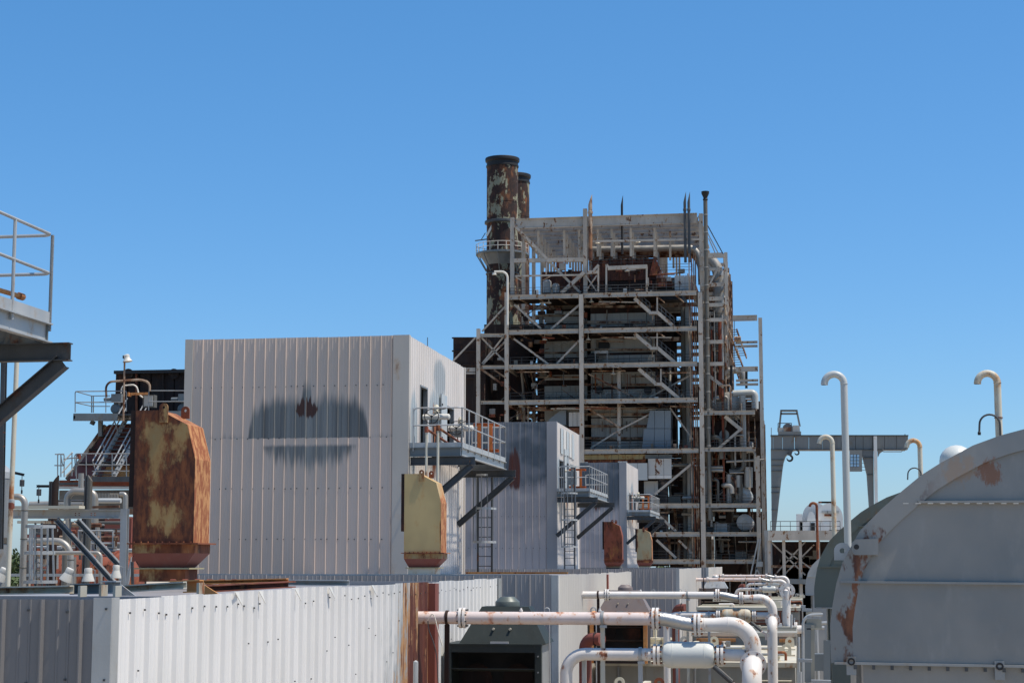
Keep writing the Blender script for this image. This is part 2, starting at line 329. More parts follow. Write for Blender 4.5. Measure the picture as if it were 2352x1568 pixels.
def duct_mat(name, x0, w, z0, base, rust, edge, zt):
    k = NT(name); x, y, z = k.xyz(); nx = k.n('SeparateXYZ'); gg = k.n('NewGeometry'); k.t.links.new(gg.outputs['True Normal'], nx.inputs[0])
    n1 = k.noise(2.3, (1,1,.55), 6, .66, (2,x0,1)); n2 = k.noise(11, (1,1,.35), 5, .7); n3 = k.noise(.9, (1,1,.6), 3)
    dx0 = k.math('SUBTRACT', x, x0); dx1 = k.math('SUBTRACT', x0+w, x); dz = k.math('SUBTRACT', z, z0); dt = k.math('SUBTRACT', zt, z)
    e = k.math('MINIMUM', k.math('MINIMUM', dx0, k.math('MULTIPLY', dx1, 1.6)), k.math('MINIMUM', k.math('MULTIPLY', dz, 1.0), k.math('MULTIPLY', dt, 1.1)))
    m = k.math('ADD', k.math('MULTIPLY', k.ramp(e, 0, edge, 1, 0), .17), k.math('ADD', k.math('MULTIPLY', n1, .8), k.math('MULTIPLY', n2, .25)))
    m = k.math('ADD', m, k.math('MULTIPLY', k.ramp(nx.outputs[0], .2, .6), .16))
    th = .80-.38*rust; mask = k.ramp(m, th-.03, th+.07); halo = k.ramp(m, th-.16, th, 0, .55)
    c = k.mix(k.ramp(n3, .35, .65), tuple(v*.85 for v in base), tuple(v*1.1 for v in base)); c = k.mix(halo, c, (base[0]*.95, base[1]*.6, base[2]*.32))
    r = k.mix(k.ramp(n2, .35, .6), (.06,.018,.009), (.17,.05,.016)); r = k.mix(k.ramp(e, 0, .12, .8, 0), r, (.05,.016,.010)); r = k.mix(k.ramp(n2, .5, .68, 0, .5), r, (.25,.09,.03))
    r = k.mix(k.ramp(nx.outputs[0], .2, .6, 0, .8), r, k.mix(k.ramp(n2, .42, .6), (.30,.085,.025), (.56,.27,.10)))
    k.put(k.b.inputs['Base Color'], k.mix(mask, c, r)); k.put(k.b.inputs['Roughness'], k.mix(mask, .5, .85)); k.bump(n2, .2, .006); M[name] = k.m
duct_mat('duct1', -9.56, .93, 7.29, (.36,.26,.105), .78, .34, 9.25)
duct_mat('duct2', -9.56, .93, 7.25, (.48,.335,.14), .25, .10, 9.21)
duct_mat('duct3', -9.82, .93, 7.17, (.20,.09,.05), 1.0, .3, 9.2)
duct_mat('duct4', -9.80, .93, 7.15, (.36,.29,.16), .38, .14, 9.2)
def f_braid(k):
    v = k.n('TexVoronoi'); v.inputs['Scale'].default_value = 110; k.t.links.new(k.pos, v.inputs[0])
    k.put(k.b.inputs['Base Color'], (.42,.41,.39)); k.b.inputs['Metallic'].default_value = .9; k.b.inputs['Roughness'].default_value = .38
    k.bump(v.outputs[0], .5, .006)
mk('braid', f_braid)
def f_leaf(k):
    c = k.mix(k.noise(.5, det=3), (.035,.06,.02), (.10,.14,.045)); k.put(k.b.inputs['Base Color'], c); k.b.inputs['Roughness'].default_value = .7
mk('leaf', f_leaf)
M['bark'] = paint('bark', (.12,.09,.06), .2, 0, 1, .9)
# ================================================================== the setting
g = MB(); g.box(-900, 900, -60, 2500, -1, 0); tagg = g.build('ground', M['ground']); tagg['kind'] = 'structure'

def ribbed(mb, ax, fix, a0, a1, z0, z1, sg, pitch=.305, D=.032, m=.006, phase=0.0):
    """trapezoid-ribbed sheet; ax 'x': runs along X at Y=fix, 'y': runs along Y at X=fix; sg = outward sign"""
    base = [(0,0),(.30,0),(.32,m),(.36,m),(.38,0),(.58,0),(.60,m),(.64,m),(.66,0),(.87,0),(.93,D),(.965,D)]
    ts = []
    k0 = int(math.floor((a0-phase)/pitch))-1; k1 = int(math.ceil((a1-phase)/pitch))+1
    for k in range(k0, k1):
        for f, q in base: ts.append((phase+(k+f)*pitch, q))
    def q_at(t):
        for (t0, q0), (t1, q1) in zip(ts, ts[1:]):
            if t0 <= t <= t1: return q0+(q1-q0)*(t-t0)/(t1-t0)
        return 0
    P = [(a0, q_at(a0))]+[(t, q) for t, q in ts if a0+1e-4 < t < a1-1e-4]+[(a1, q_at(a1))]
    vs = []; fs = []
    for i, (t, q) in enumerate(P):
        for z in (z0, z1): vs.append((t, fix+sg*q, z) if ax == 'x' else (fix+sg*q, t, z))
        if i: fs.append((2*i-2, 2*i, 2*i+1, 2*i-1))
    mb.add(vs, fs)
def wall(par, ax, fix, a0, a1, z0, z1, sg, mat, per=3, pitch=.305, D=.032, m=.006, openings=(), name='wall_panel', jit=.006):
    w_ = per*pitch; br = [a0]; t = a0
    while t+w_ < a1-.05: t += w_; br.append(t)
    br.append(a1)
    for o in openings: br += [o[0], o[1]]
    br = sorted(set(round(b, 4) for b in br if a0 <= b <= a1))
    for b0, b1 in zip(br, br[1:]):
        if b1-b0 < .02: continue
        mid = (b0+b1)/2; segs = [(z0, z1+random.uniform(-jit, jit))]
        for o in openings:
            if o[0] < mid < o[1]: segs = [(z0, o[2]), (o[3], segs[-1][1])]
        for s0, s1 in segs:
            if s1-s0 < .02: continue
            mb = MB(); ribbed(mb, ax, fix+sg*random.uniform(0,.003), b0, b1, s0, s1, sg, pitch, D, m, phase=a0); mb.build(name, mat, par, smooth=False)
def screws(par, ax, fix, a0, a1, zs, sg, step=.305, off=.15, r=.009, mat=None, jz=.03):
    mb = MB(); t = a0+off
    while t < a1:
        for z in zs:
            zz = z+random.uniform(-jz, jz); q = fix+sg*.004; q2 = fix+sg*.016
            lo, hi = min(q,q2), max(q,q2)
            if ax == 'x': mb.box(t-r, t+r, lo, hi, zz-r, zz+r)
            else: mb.box(lo, hi, t-r, t+r, zz-r, zz+r)
        t += step*(1 if random.random() < .7 else .55)
    mb.build('screw_heads', mat or M['steel_dark'], par, kind='stuff')

# ------------------------------------------------------------------ enclosures (the white ribbed screens in front)
XF = -5.02; ZT = 6.74
def enclosure(Y0, Y1, x0, label, near=False, roof=None, ztop=ZT, mats=('grey_panel','fence_paint')):
    e = thing('filter_enclosure', label, 'enclosure', (XF, Y0, 0))
    wall(e, 'x', Y0, x0, XF-.12, 0.0 if not near else 3.0, ztop, -1, M[mats[0]], D=.038 if near else .032, jit=.01)
    wall(e, 'y', XF, Y0+.12, Y1, 0.0 if not near else 3.0, ztop, 1, M[mats[1]], D=.035, jit=.012)
    c = MB(); c.box(XF-.13, XF+.012, Y0-.012, Y0+.004, 0, ztop+.004); c.box(XF-.004, XF+.012, Y0+.006, Y0+.14, 0, ztop+.004); c.build('corner_trim', M['galv_light'], e)
    if near:
        screws(e, 'y', XF+.004, Y0+.2, Y1, (ztop-.13,), 1, r=.007)
        screws(e, 'y', XF+.004, Y0+.4, Y1, (ztop-.75,), 1, step=.6, r=.006, jz=.3)
        screws(e, 'x', Y0-.004, x0, XF, (ztop-.10, ztop-.62), -1, r=.008)
        b = MB(); b.box(x0, XF-.02, Y1-.05, Y1, 0, ztop-.05); b.build('back_wall', M['grey_panel'], e)
    if roof:
        r = MB(); r.box(x0, XF-.03, roof[0], roof[1], roof[2]-.08, roof[2]); r.build('roof', M['grey_panel'], e)
    return e
eA = enclosure(12.35, 29.2, -9.5, 'nearest white ribbed metal enclosure with a dark rusted stretch at its far end', True, (19.2, 29.1, 6.62), mats=('fence_shade_grey','fence_paint'))
eB = enclosure(36.77, 53.2, PY(428, 1325, 36.77).x, 'white ribbed enclosure behind the green cooler, below the largest shed', False, (36.9, 53.1, 6.66), mats=('grey_panel','white_panel'))
eC = enclosure(75.17, 92.2, -17.5, 'grey and white ribbed enclosure below the two farther rusty ducts', False, (75.3, 92.1, 6.66), mats=('grey_panel','white_panel'))
eD = enclosure(100.0, 118.0, -17.5, 'small farthest ribbed enclosure right of the others, in front of the tower base', False, (100.1, 117.9, 6.66), mats=('grey_panel','white_panel'))
m = MB(); m.box(-9.4, XF-.06, 12.5, 19.15, 6.35, 6.40); m.build('interior_shade_plate', M['rust_dark'], eA)  # dark sheet standing in for the shade inside the open enclosure
# rust leaf of the near fence and loose rusted flashing strips
r = MB(); r.beam((XF+.05, 23.75, 3.2), (XF+.05, 23.75, 6.72), .10, .25); r.build('rusted_flashing', M['brownred'], eA)
r = MB(); r.beam((XF+.03, 46.2, 3.2), (XF+.03, 46.2, 6.70), .08, .22); r.build('rusted_flashing', M['brownred'], eB)
# steel rim frame lying over the near enclosure
rim = thing('steel_rim_frame', 'weathered grey steel channel frame showing above the near white enclosure', 'steel frame', (-8, 16, 6.5))
def hb(u0, v0, u1, v1, Y, w, h, nm, mat, kind='C', par=None, dy=0):
    p = PY(u0, v0, Y); q = PY(u1, v1, Y+dy); m = MB(); m.beam(p, q, w, h, kind); return m.build(nm, mat, par, smooth=False)
hb(-10, 1356, 165, 1353, 15.5, .10, .075, 'channel_beam', M['vent_rusty'], 'C', rim)
hb(165, 1352, 235, 1351, 15.6, .10, .10, 'channel_beam', M['steel_blue'], 'C', rim)
hb(236, 1348, 272, 1348, 15.7, .12, .12, 'channel_beam', M['galv_light'], 'C', rim)
hb(276, 1352, 425, 1343, 15.9, .10, .07, 'channel_beam', M['vent_rusty'], 'C', rim)
hb(425, 1346, 463, 1345, 16.2, .12, .12, 'channel_beam', M['rust_orange'], 'C', rim)
hb(463, 1352, 670, 1341, 16.4, .10, .07, 'channel_beam', M['rust_red'], 'C', rim, 3)
hb(390, 1338, 660, 1332, 20.0, .10, .05, 'channel_beam', M['rust_orange'], 'C', rim)
for yy_ in (15.2, 15.9, 17.1, 18.4, 20.3):
    c_ = Vector((XF+.03, yy_, 6.735)); MB().prism([c_+Vector((0,-.05,0)), c_+Vector((0,.05,0)), c_+Vector((.035,.06,-.12))], (.004,0,.004)).build('bent_flap', M['lamp_white'], eA, smooth=False)
hb(655, 1337, 800, 1338, 21.0, .12, .07, 'channel_beam', M['galv_light'], 'C', rim)
for u, v in ((192, 1352), (240, 1350), (272, 1352), (463, 1345)):
    m = MB(); p = PY(u, v, 15.3); m.box(p.x-.012, p.x+.012, 15.2, 15.35, p.z-.07, p.z+.03); m.build('stiffener_plate', M['vent_rusty'], rim)
m = MB(); p = PY(465, 1340, 15.4); m.prism([p, p+Vector((.22,0,-.13)), p+Vector((0,0,-.13))], (0,.02,0)); m.build('gusset', M['rust_orange'], rim)
m = MB(); p = PY(278, 1342, 15.4); m.prism([p, p+Vector((.14,0,-.10)), p+Vector((0,0,-.10))], (0,.02,0)); m.build('gusset', M['galv_light'], rim)
p = PY(500, 1335, 22.5); m = MB()
for i in range(7): m.lathe([(0,-.02),(.045,-.02),(.045,.05),(0,.05)], (p.x-.6+i*.17, 22.4, p.z-.01), (1,0,0), 8)
m.build('hinge_bolts', M['rust_red'], rim, kind='stuff')

# grey parapet of the enclosure behind (cap rail with studs)
m = MB(); m.box(-17.4, XF-.2, 36.9, 37.0, 6.70, 6.76); m.build('parapet_rail', M['galv_light'], eB)
m = MB(); m.box(-10.2, -7.0, 53.6, 53.7, 6.55, 6.72); m.build('rusted_sill', M['rust_orange'], eB)

M['trim_grey'] = paint('trim_grey', (.47,.42,.36), .05, .02, 1.5, .5, dirtamt=.2)
# ------------------------------------------------------------------ sheds
def shed(Y0, label, front, side, sy, openings, x0=-17.02, x1=-10.57, zt=13.28, D=8.35):
    s = thing('corrugated_shed', label, 'shed', (x0, Y0, 0))
    wall(s, 'x', Y0, x0+.2, x1-.42, .5, zt, -1, M[front], D=.036, m=.005)
    wall(s, 'y', x1, Y0+.18, Y0+D-.15, .5, zt, 1, M[side], D=.028, m=.006, openings=openings)
    wall(s, 'y', x0, Y0+.1, Y0+D, .5, zt, -1, M['grey_panel'])
    wall(s, 'x', Y0+D, x0, x1, .5, zt, 1, M['grey_panel'])
    r = MB(); r.box(x0+.01, x1-.01, Y0+.02, Y0+D-.02, zt-.18, zt-.06); r.build('roof', M['grey_panel'], s)
    for nm, b in (('corner_trim', (x0-.03, x0+.2, Y0-.035, Y0-.005)), ('corner_trim', (x1-.42, x1+.035, Y0-.038, Y0-.005)), ('corner_trim', (x1+.003, x1+.035, Y0-.004, Y0+.18)), ('corner_trim', (x1+.003, x1+.035, Y0+D-.15, Y0+D))):
        t = MB(); t.box(b[0], b[1], b[2], b[3], .5, zt+.01); t.build(nm, M['trim_grey'] if front == 'shed_front' else M['grey_panel'], s)
    for zz in (11.9, 10.45, 9.05, 7.65): screws(s, 'x', Y0-.006, x0+.2, x1-.4, (zz,), -1, off=.1, r=.014, jz=.01)
    if front == 'shed_front':
        t = MB()
        for k in range(4): t.box(x0+.2, x1-.42, Y0-.001, Y0+.004, 10.44+.001*k, 10.45+.001*k)
        t = MB(); t.box(x0+.1, x1-.1, Y0+.05, Y0+.1, 6.66, 6.74); t.build('sill_flashing', M['galv'], s)
    # dark sheet standing in for the interior shade behind the openings
    t = MB(); t.box(x1-1.9, x1-1.85, Y0+.3, Y0+D-.3, 8, 12.5); t.build('opening_shade_sheet', M['rust_dark'], s)
    for o in openings:
        fr = MB(); 
        for a, b, c_, d_ in ((o[0]-.04, o[0], o[2], o[3]), (o[1], o[1]+.04, o[2], o[3]), (o[0]-.04, o[1]+.04, o[3], o[3]+.05)):
            fr.box(x1-.1, x1+.034, a, b, c_, d_)
        fr.build('opening_frame', M['galv'], s)
    return s
op1 = [(48.45, 49.35, 10.3, 12.0), (52.1, 53.3, 10.3, 11.75)]
s1 = shed(46.91, 'largest pale ribbed shed with a wide dark weathered oval stain on its front', 'shed_front', 'shed_side', 0, op1)
op2 = [(78.0, 79.3, 10.3, 11.6), (80.2, 81.2, 10.3, 11.6), (82.0, 83.0, 10.3, 11.6)]
s2 = shed(77.1, 'middle ribbed shed, bare dark metal with a torn rust hole on its front', 'shed_bare', 'shed_side', 0, op2)
op3 = [(111.2, 112.8, 10.3, 11.4), (114.2, 115.8, 10.3, 11.4)]
s3 = shed(109.4, 'small farthest ribbed grey shed in front of the steel tower', 'shed_bare', 'shed_side', 0, op3)
# hinged doors and pale patches on the shed sides
for s, ys, zz in ((s1, (51.15, 52.0), (10.45, 12.05)), (s2, (79.4, 80.1), (10.4, 12.2))):
    m = MB(); m.box(-10.52, -10.485, ys[0], ys[1], zz[0], zz[1]); d = m.build('door_leaf', M['vent_paint'], s)
    h = MB(); [h.box(-10.48, -10.46, ys[0]+.02, ys[0]+.1, z, z+.06) for z in (zz[0]+.25, zz[1]-.35)]; h.build('hinge', M['steel_dark'], d)
m = MB(); m.beam((-14.2, 47.6, 13.2), (-14.2, 47.6, 13.25), .05, .05); 
m = MB(); m.tube([(-10.9, 51, 13.2), (-10.9, 51, 13.75)], .012, 6); m.build('rod', M['steel_dark'], s1)
# torn panel ends at the top of the second shed side
for i in range(5):
    m = MB(); y = 78.4+i*1.0; m.box(-10.535, -10.52, y, y+.8, 11.9+.1*random.random(), 13.1); m.build('patch_sheet', M['white_panel' if i % 2 else 'vent_paint'], s2)
m = MB(); m.box(-10.2, -9.0, 109.0, 109.05, 11.8, 12.6); 

# ------------------------------------------------------------------ railing helper
def rail_run(par, pts, zd, h=1.07, step=1.0, r=.021, mat=None, ends=(True, True), mid=.55):
    pts = [Vector((p[0], p[1], zd)) for p in pts]; mat = mat or M['galv_light']
    for hh, nm in ((h, 'handrail'), (h*mid, 'mid_rail')):
        P = [p+Vector((0,0,hh)) for p in pts]
        if ends[0] and hh == h: P = [pts[0]]+P
        if ends[1] and hh == h: P = P+[pts[-1]]
        MB().tube(bend(P, .12), r, 8).build(nm, mat, par)
    for a, b in zip(pts, pts[1:]):
        L = (b-a).length; n = max(1, round(L/step))
        for k in range(0, n+1):
            p = a+(b-a)*k/n
            MB().tube([p-Vector((0,0,.12)), p+Vector((0,0,h))], r*1.05, 8).build('post', mat, par)
def grating(par, x0, x1, y0, y1, z):
    m = MB(); n = int((y1-y0)/.10)
    for k in range(n): m.box(x0, x1, y0+k*.10, y0+k*.10+.042, z-.03, z)
    for k in range(5): x = x0+(x1-x0)*k/4; m.box(x-.012, x+.012, y0, y1, z-.025, z-.004)
    m.build('grating', M['galv'], par)
def platform(Y0, Y1, label, x0=-10.52, x1=-9.05, zd=10.18, brace_y=None, near_rail=True):
    p = thing('access_platform', label, 'platform', (x0, Y0, zd))
    grating(p, x0+.03, x1-.03, Y0+.03, Y1-.03, zd)
    for a, b in (((x0, Y0), (x1, Y0)), ((x1, Y0), (x1, Y1)), ((x1, Y1), (x0, Y1))):
        v = Vector((b[0]-a[0], b[1]-a[1], 0)).normalized(); 
        m = MB(); m.beam((a[0], a[1], zd-.15), (b[0], b[1], zd-.15), .09, .24, 'C'); m.build('edge_channel', M['steel_blue' if a[1] == b[1] else 'galv_light'], p, smooth=False)
        m = MB(); m.beam((a[0], a[1], zd+.045), (b[0], b[1], zd+.045), .01, .13); m.build('toe_board', M['galv_light'], p, smooth=False)
    for y in (Y0+(Y1-Y0)*k/5 for k in range(1, 5)):
        m = MB(); m.beam((x0, y, zd-.12), (x1-.05, y, zd-.12), .06, .12, 'C'); m.build('joist', M['steel_dark'], p, smooth=False)
    for y in (Y0+.12, Y1-.15):
        m = MB(); m.beam((x0, y, zd-.40), (x1+.35, y, zd-.40), .12, .22, 'I'); m.build('bracket_beam', M['steel_dark'], p, smooth=False)
        m = MB(); m.beam((x1+.25, y, zd-.52), (x0-.02, y, zd-2.0), .14, .18, 'I'); m.build('knee_brace', M['steel_dark'], p, smooth=False)
    pts = [(x1, Y0), (x1, Y1), (x0+.4, Y1)]
    if near_rail: pts = [(x0+.1, Y0)]+pts
    rail_run(p, pts, zd)
    return p
pl1 = platform(46.95, 54.2, 'grey railed platform on the right side of the largest shed')
pl2 = platform(76.9, 84.4, 'grey railed platform on the right side of the middle shed')
pl3 = platform(109.2, 116.8, 'small grey railed platform on the farthest shed')
pl0 = platform(12.6, 19.9, 'near grey railed platform cut off by the left edge of the photo', zd=9.93, x1=-8.98)
m = MB(); a = PX(-10, 664, -9.15); b = PX(52, 682, -9.15); m.tube([a, b], .03, 8); m.tube([b-(b-a)*.15, b], .045, 8); o = m.build('rusty_pipe', M['rust_orange']); tag(o, 'short rusty orange pipe lying along the edge of the near left platform', 'pipe')

# ------------------------------------------------------------------ caged ladders
def ladder(x, y, z0, z1, label, cz0=None, w=.45, nx=0, ny=-1, nh=4):
    l = thing('caged_ladder', label, 'ladder', (x, y, z0)); sx, sy = (1, 0) if ny else (0, 1)
    for s in (-1, 1): MB().box(x+sx*s*w/2-.03, x+sx*s*w/2+.03, y+sy*s*w/2-.03, y+sy*s*w/2+.03, z0, z1+1.0).build('stringer', M['steel_dark'], l)
    z = z0+.2
    while z < z1: MB().tube([(x-sx*w/2, y-sy*w/2, z), (x+sx*w/2, y+sy*w/2, z)], .014, 6).build('rung', M['steel_dark'], l); z += .305
    c0 = cz0 or z0+1.6; R = .36; hz = c0; hoops = []
    a0 = 0
    for k in range(nh):
        hz = c0+(z1+1.0-c0)*k/(nh-1); pts = []
        for j in range(13):
            a = pi*j/12; pts.append(Vector((x+cos(a)*R*1.0, y+ny*(sin(a)*.62+.02), hz)) if ny else Vector((x+nx*(sin(a)*.62+.02), y+cos(a)*R, hz)))
        m = MB()
        for p, q in zip(pts, pts[1:]): m.beam(p, q, .012, .07)
        m.build('cage_hoop', M['galv_light'], l); hoops.append(pts)
    for j in (2, 4, 6, 8, 10):
        m = MB(); m.beam(hoops[0][j], hoops[-1][j], .035, .01); m.build('cage_strap', M['galv'], l)
    return l
ladder(PY(1114, 1200, 54.6).x, 54.6, 6.7, 8.75, 'caged ladder standing below the far end of the largest shed platform', cz0=7.65, nh=3)
ladder(PY(1308, 1150, 76.4).x, 76.4, 6.7, 10.2, 'caged ladder at the near end of the middle shed platform', cz0=7.7, nh=4)
m = MB(); p = PY(1100, 1310, 54.3); m.box(p.x, p.x+1.9, 54.2, 54.3, 6.45, 6.62); o = m.build('sill_beam', M['rust_orange']); tag(o, 'low rusty sill beam at the foot of the caged ladder nearest the largest shed', 'beam')

# ------------------------------------------------------------------ handwheel valve actuators on the platforms
def wheel(mb, c, R, ax=(0,-1,0), r=.014):
    ax = Vector(ax); u = Vector((1,0,0)) if abs(ax.x) < .5 else Vector((0,1,0)); v = ax.cross(u); c = Vector(c)
    mb.tube([c+(u*cos(a)+v*sin(a))*R for a in [2*pi*k/24 for k in range(25)]], r, 6, False)
    for k in range(3):
        a = 2*pi*k/3+.5; mb.tube([c, c+(u*cos(a)+v*sin(a))*R], r*.8, 6)
    mb.lathe([(0,-.03),(.03,-.03),(.03,.03),(0,.03)], c, ax, 10)
def actuator(x, y, z, label, group=None):
    t = thing('valve_actuator', label, 'valve', (x, y, z))
    m = MB(); m.lathe([(0,-.34),(.07,-.34),(.08,-.32),(.08,-.1),(.1,-.08),(.1,.12),(.08,.14),(.085,.4),(.05,.43),(0,.43)], (x, y, z), (1,0,0), 14); m.build('motor_housing', M['lamp_white'], t)
    m = MB(); m.box(x-.14, x+.12, y-.12, y+.1, z-.26, z-.09); m.build('gear_box', M['steel_blue'], t)
    m = MB(); wheel(m, (x-.05, y-.22, z), .2); m.build('handwheel', M['black'], t)
    m = MB(); m.lathe([(0,0),(.07,0),(.09,.05),(.07,.12),(.09,.16),(.05,.24),(0,.25)], (x+.04, y, z+.1), (0,0,1), 12); m.build('bonnet', M['cream_box'], t)
    m = MB(); m.tube([(x+.06, y-.02, z+.18), (x+.34, y-.1, z+.23)], .014, 6); m.build('lever', M['black'], t)
    m = MB(); m.tube([(x-.05, y, z-.26), (x-.02, y, z-1.15)], .02, 6); m.tube([(x+.06, y, z-.26), (x+.0, y, z-1.15)], .02, 6); m.build('stem_leg', M['steel_dark'], t)
    return t
actuator(-9.95, 47.6, 11.05, 'white valve actuator with black handwheel at the near end of the largest shed platform')
actuator(-9.95, 51.2, 11.0, 'white valve actuator with black handwheel, farther along the largest shed platform')
actuator(-9.95, 110.6, 11.1, 'tiny white valve actuator on the farthest shed platform')
m = MB(); m.box(-10.2, -9.8, 78.0, 78.4, 10.5, 11.1); m.tube([(-10,78.2,10.2),(-10,78.2,10.5)], .05, 8)
m.tube([(-10.0, 78.5, 11.2), (-9.9, 78.5, 10.9)], .1, 8); o = m.build('valve_box', M['steel_blue']); tag(o, 'blue-grey valve box standing on the middle shed platform', 'valve')
for (x, y, lab) in ((-9.5, 53.0, 'bright orange pipe spool frame at the far end of the largest shed platform'), (-9.95, 79.5, 'orange pipe bracket on the middle shed platform'), (-9.6, 112.5, 'orange pipe bracket on the farthest shed platform')):
    t = thing('orange_bracket', lab, 'bracket', (x, y, 10.3)); z0 = 10.45; z1 = 11.25
    for zz in (z0, z1): MB().beam((x-.35, y, zz), (x+.42, y+.2, zz), .1, .09, 'C').build('cross_bar', M['orange'], t, smooth=False)
    for xx in (x-.18, x+.18): MB().beam((xx, y+.05, z0), (xx, y+.05, z1), .1, .12, 'I').build('upright', M['orange'], t, smooth=False)
    MB().tube([(x-.9, y, z1-.06), (x-.35, y, z1-.06)], .05, 8).build('pipe_stub', M['vent_rusty'], t)
t = thing('drain_pipes', 'pair of pipes rising in front of the largest shed platform and running back', 'pipe', (-9.9, 46.3, 7))
for dx, hh in ((-.32, 10.62), (0, 10.66)):
    x = -9.62+dx
    MB().tube([(x, 46.45, 6.7), (x, 46.45, hh)], .036, 8).build('riser', M['vent_rusty'], t)
    MB().tube([(x, 46.42, hh), (x, 46.5, hh), (x+.15, 52.0, hh-.45)], .036, 8).build('run', M['rust_red'], t)
    MB().lathe([(0,-.09),(.055,-.09),(.055,.07),(0,.07)], (x, 46.45, hh), (0,0,1), 10).build('elbow', M['rust_red'], t)

# ------------------------------------------------------------------ rusty ducts (air inlet cowls)
def duct(x, y, zb, label, mats, w=.93, D=.68, loc=None):
    t = thing('duct_cowl', label, 'duct', (x, y, zb)); z0 = zb+.55; z1 = z0+1.93
    poly = [(x, z0), (x+w, z0), (x+w, z1-.72), (x+w*.86, z1-.22), (x+w*.40, z1), (x, z1)]
    MB().prism([(a, y, b) for a, b in poly], (0, D, 0)).build('cowl', M[mats[0]], t, smooth=False)
    m = MB(); m.box(x-.085, x-.002, y+.03, y+D-.03, z0+.52, z1+.005); m.build('mouth_flange', M['rust_dark'], t)
    m = MB()
    for k in range(9): m.lathe([(0,0),(.014,0),(.014,.05),(0,.05)], (x+.04+k*(w+.04)/9, y-.04, z0-.03), (0,0,1), 6)
    m.box(x-.06, x+w+.09, y-.06, y+D+.06, z0-.022, z0-.002); m.build('flange', M['rust'], t)
    m = MB(); m.box(x+.0, x+w+.02, y, y+D, z0-.15, z0-.023); m.build('neck', M[mats[1]], t)
    lo = [(x+.10, y+.10, z0-.36), (x+w-.17, y+.10, z0-.36), (x+w-.17, y+D-.1, z0-.36), (x+.10, y+D-.1, z0-.36)]
    hi = [(x, y, z0-.151), (x+w+.02, y, z0-.151), (x+w+.02, y+D, z0-.151), (x, y+D, z0-.151)]
    MB().hexa(lo, hi).build('taper', M['brownred'], t, smooth=False)
    m = MB(); m.box(x+.03, x+w-.06, y+.02, y+D-.02, z0-.382, z0-.362); m.build('flange', M['rust_yellow'], t)
    m = MB(); m.box(x+.09, x+w-.14, y+.08, y+D-.08, z0-.56, z0-.383); m.build('base_box', M[mats[2]], t)
    for yy in (y-.015, y+D*.8):
        m = MB(); m.plate((x+w*.47+(.13 if yy > y else 0), yy, z1+.035), .065, (0,1,0), L=.22 if yy < y else .12, th=.025); m.build('lifting_lug', M[mats[1]] if yy < y else M['rust'], t)
    return t
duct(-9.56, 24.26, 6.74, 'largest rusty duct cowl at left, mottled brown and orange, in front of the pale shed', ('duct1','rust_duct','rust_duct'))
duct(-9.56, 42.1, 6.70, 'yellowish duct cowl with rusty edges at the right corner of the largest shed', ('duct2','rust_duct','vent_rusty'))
duct(-9.82, 89.67, 6.62, 'dark red-brown rusted duct cowl, left one of the two small far ducts', ('rust_red','rust_red','steel_dark'))
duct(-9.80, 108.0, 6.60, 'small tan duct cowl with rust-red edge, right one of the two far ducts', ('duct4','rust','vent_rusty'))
# ================================================================== the boiler tower
YT = 212.6
def Tz(v): return PY(1335, v, YT).z
def Tx(u, v=900): return PY(u, v, YT).x
tw = thing('boiler_tower', 'tall open steel boiler tower with pale girders, rusty innards and many floors', 'industrial tower', (Tx(1335), YT, 0))
TS = M['tower_steel']; TR = M['tower_rusty']
def z1(x, y): return (1140+x/4.126)/1.10204, (380+y/4.126)/1.10204
def z2(x, y): return (1480+x/3.92)/1.10204, (460+y/3.92)/1.10204
def z3(x, y): return (1140+x/4.355)/1.10204, (740+y/4.355)/1.10204
def z4(x, y): return (1460+x/3.734)/1.10204, (740+y/3.734)/1.10204
def z5(x, y): return (1440+x/3.919)/1.10204, (1080+y/3.919)/1.10204
def mem(a, b, w, h=None, dy=0, nm='brace', mat=TS, kind='box', par=tw, up=Vector((0,0,1))):
    """steel member between two sighted points on the plane YT+dy"""
    p = PY(a[0], a[1], YT+dy) if len(a) == 2 else Vector(a); q = PY(b[0], b[1], YT+dy) if len(b) == 2 else Vector(b)
    return MB().beam(p, q, w, h or w, kind, up).build(nm, mat, par, smooth=False)
def colm(u, v0, v1, w=.5, dy=0, mat=TS, nm='column', ub=None):
    p = PY(u, v0, YT+dy); z1_ = PY(u, v1, YT+dy).z if v1 < 1380 else 0
    m = MB(); m.beam((p.x, YT+dy, z1_), (p.x, YT+dy, p.z), w, w, 'I', Vector((0,1,0)), t=.05); return m.build(nm, mat, tw, smooth=False)
LV = [679, 760, 840, 922, 1037, 1162, 1227, 1289]
# front columns
colm(1164, 672, 1400, .48); colm(1335, 676, 1400, .52); colm(1608, 672, 1400, .55)
colm(1177, 500, 678, .5, 1.5); colm(1344, 480, 678, .5, 1.5); colm(1610, 491, 678, .5, 1.2)
for dy in (9, 18, 26):
    for u in (1177, 1344, 1608):
        X = Tx(u); z = Tz(500); MB().beam((X, YT+dy, 0), (X, YT+dy, z), .45, .45, 'I', Vector((0,1,0)), t=.05).build('column', TS, tw, smooth=False)
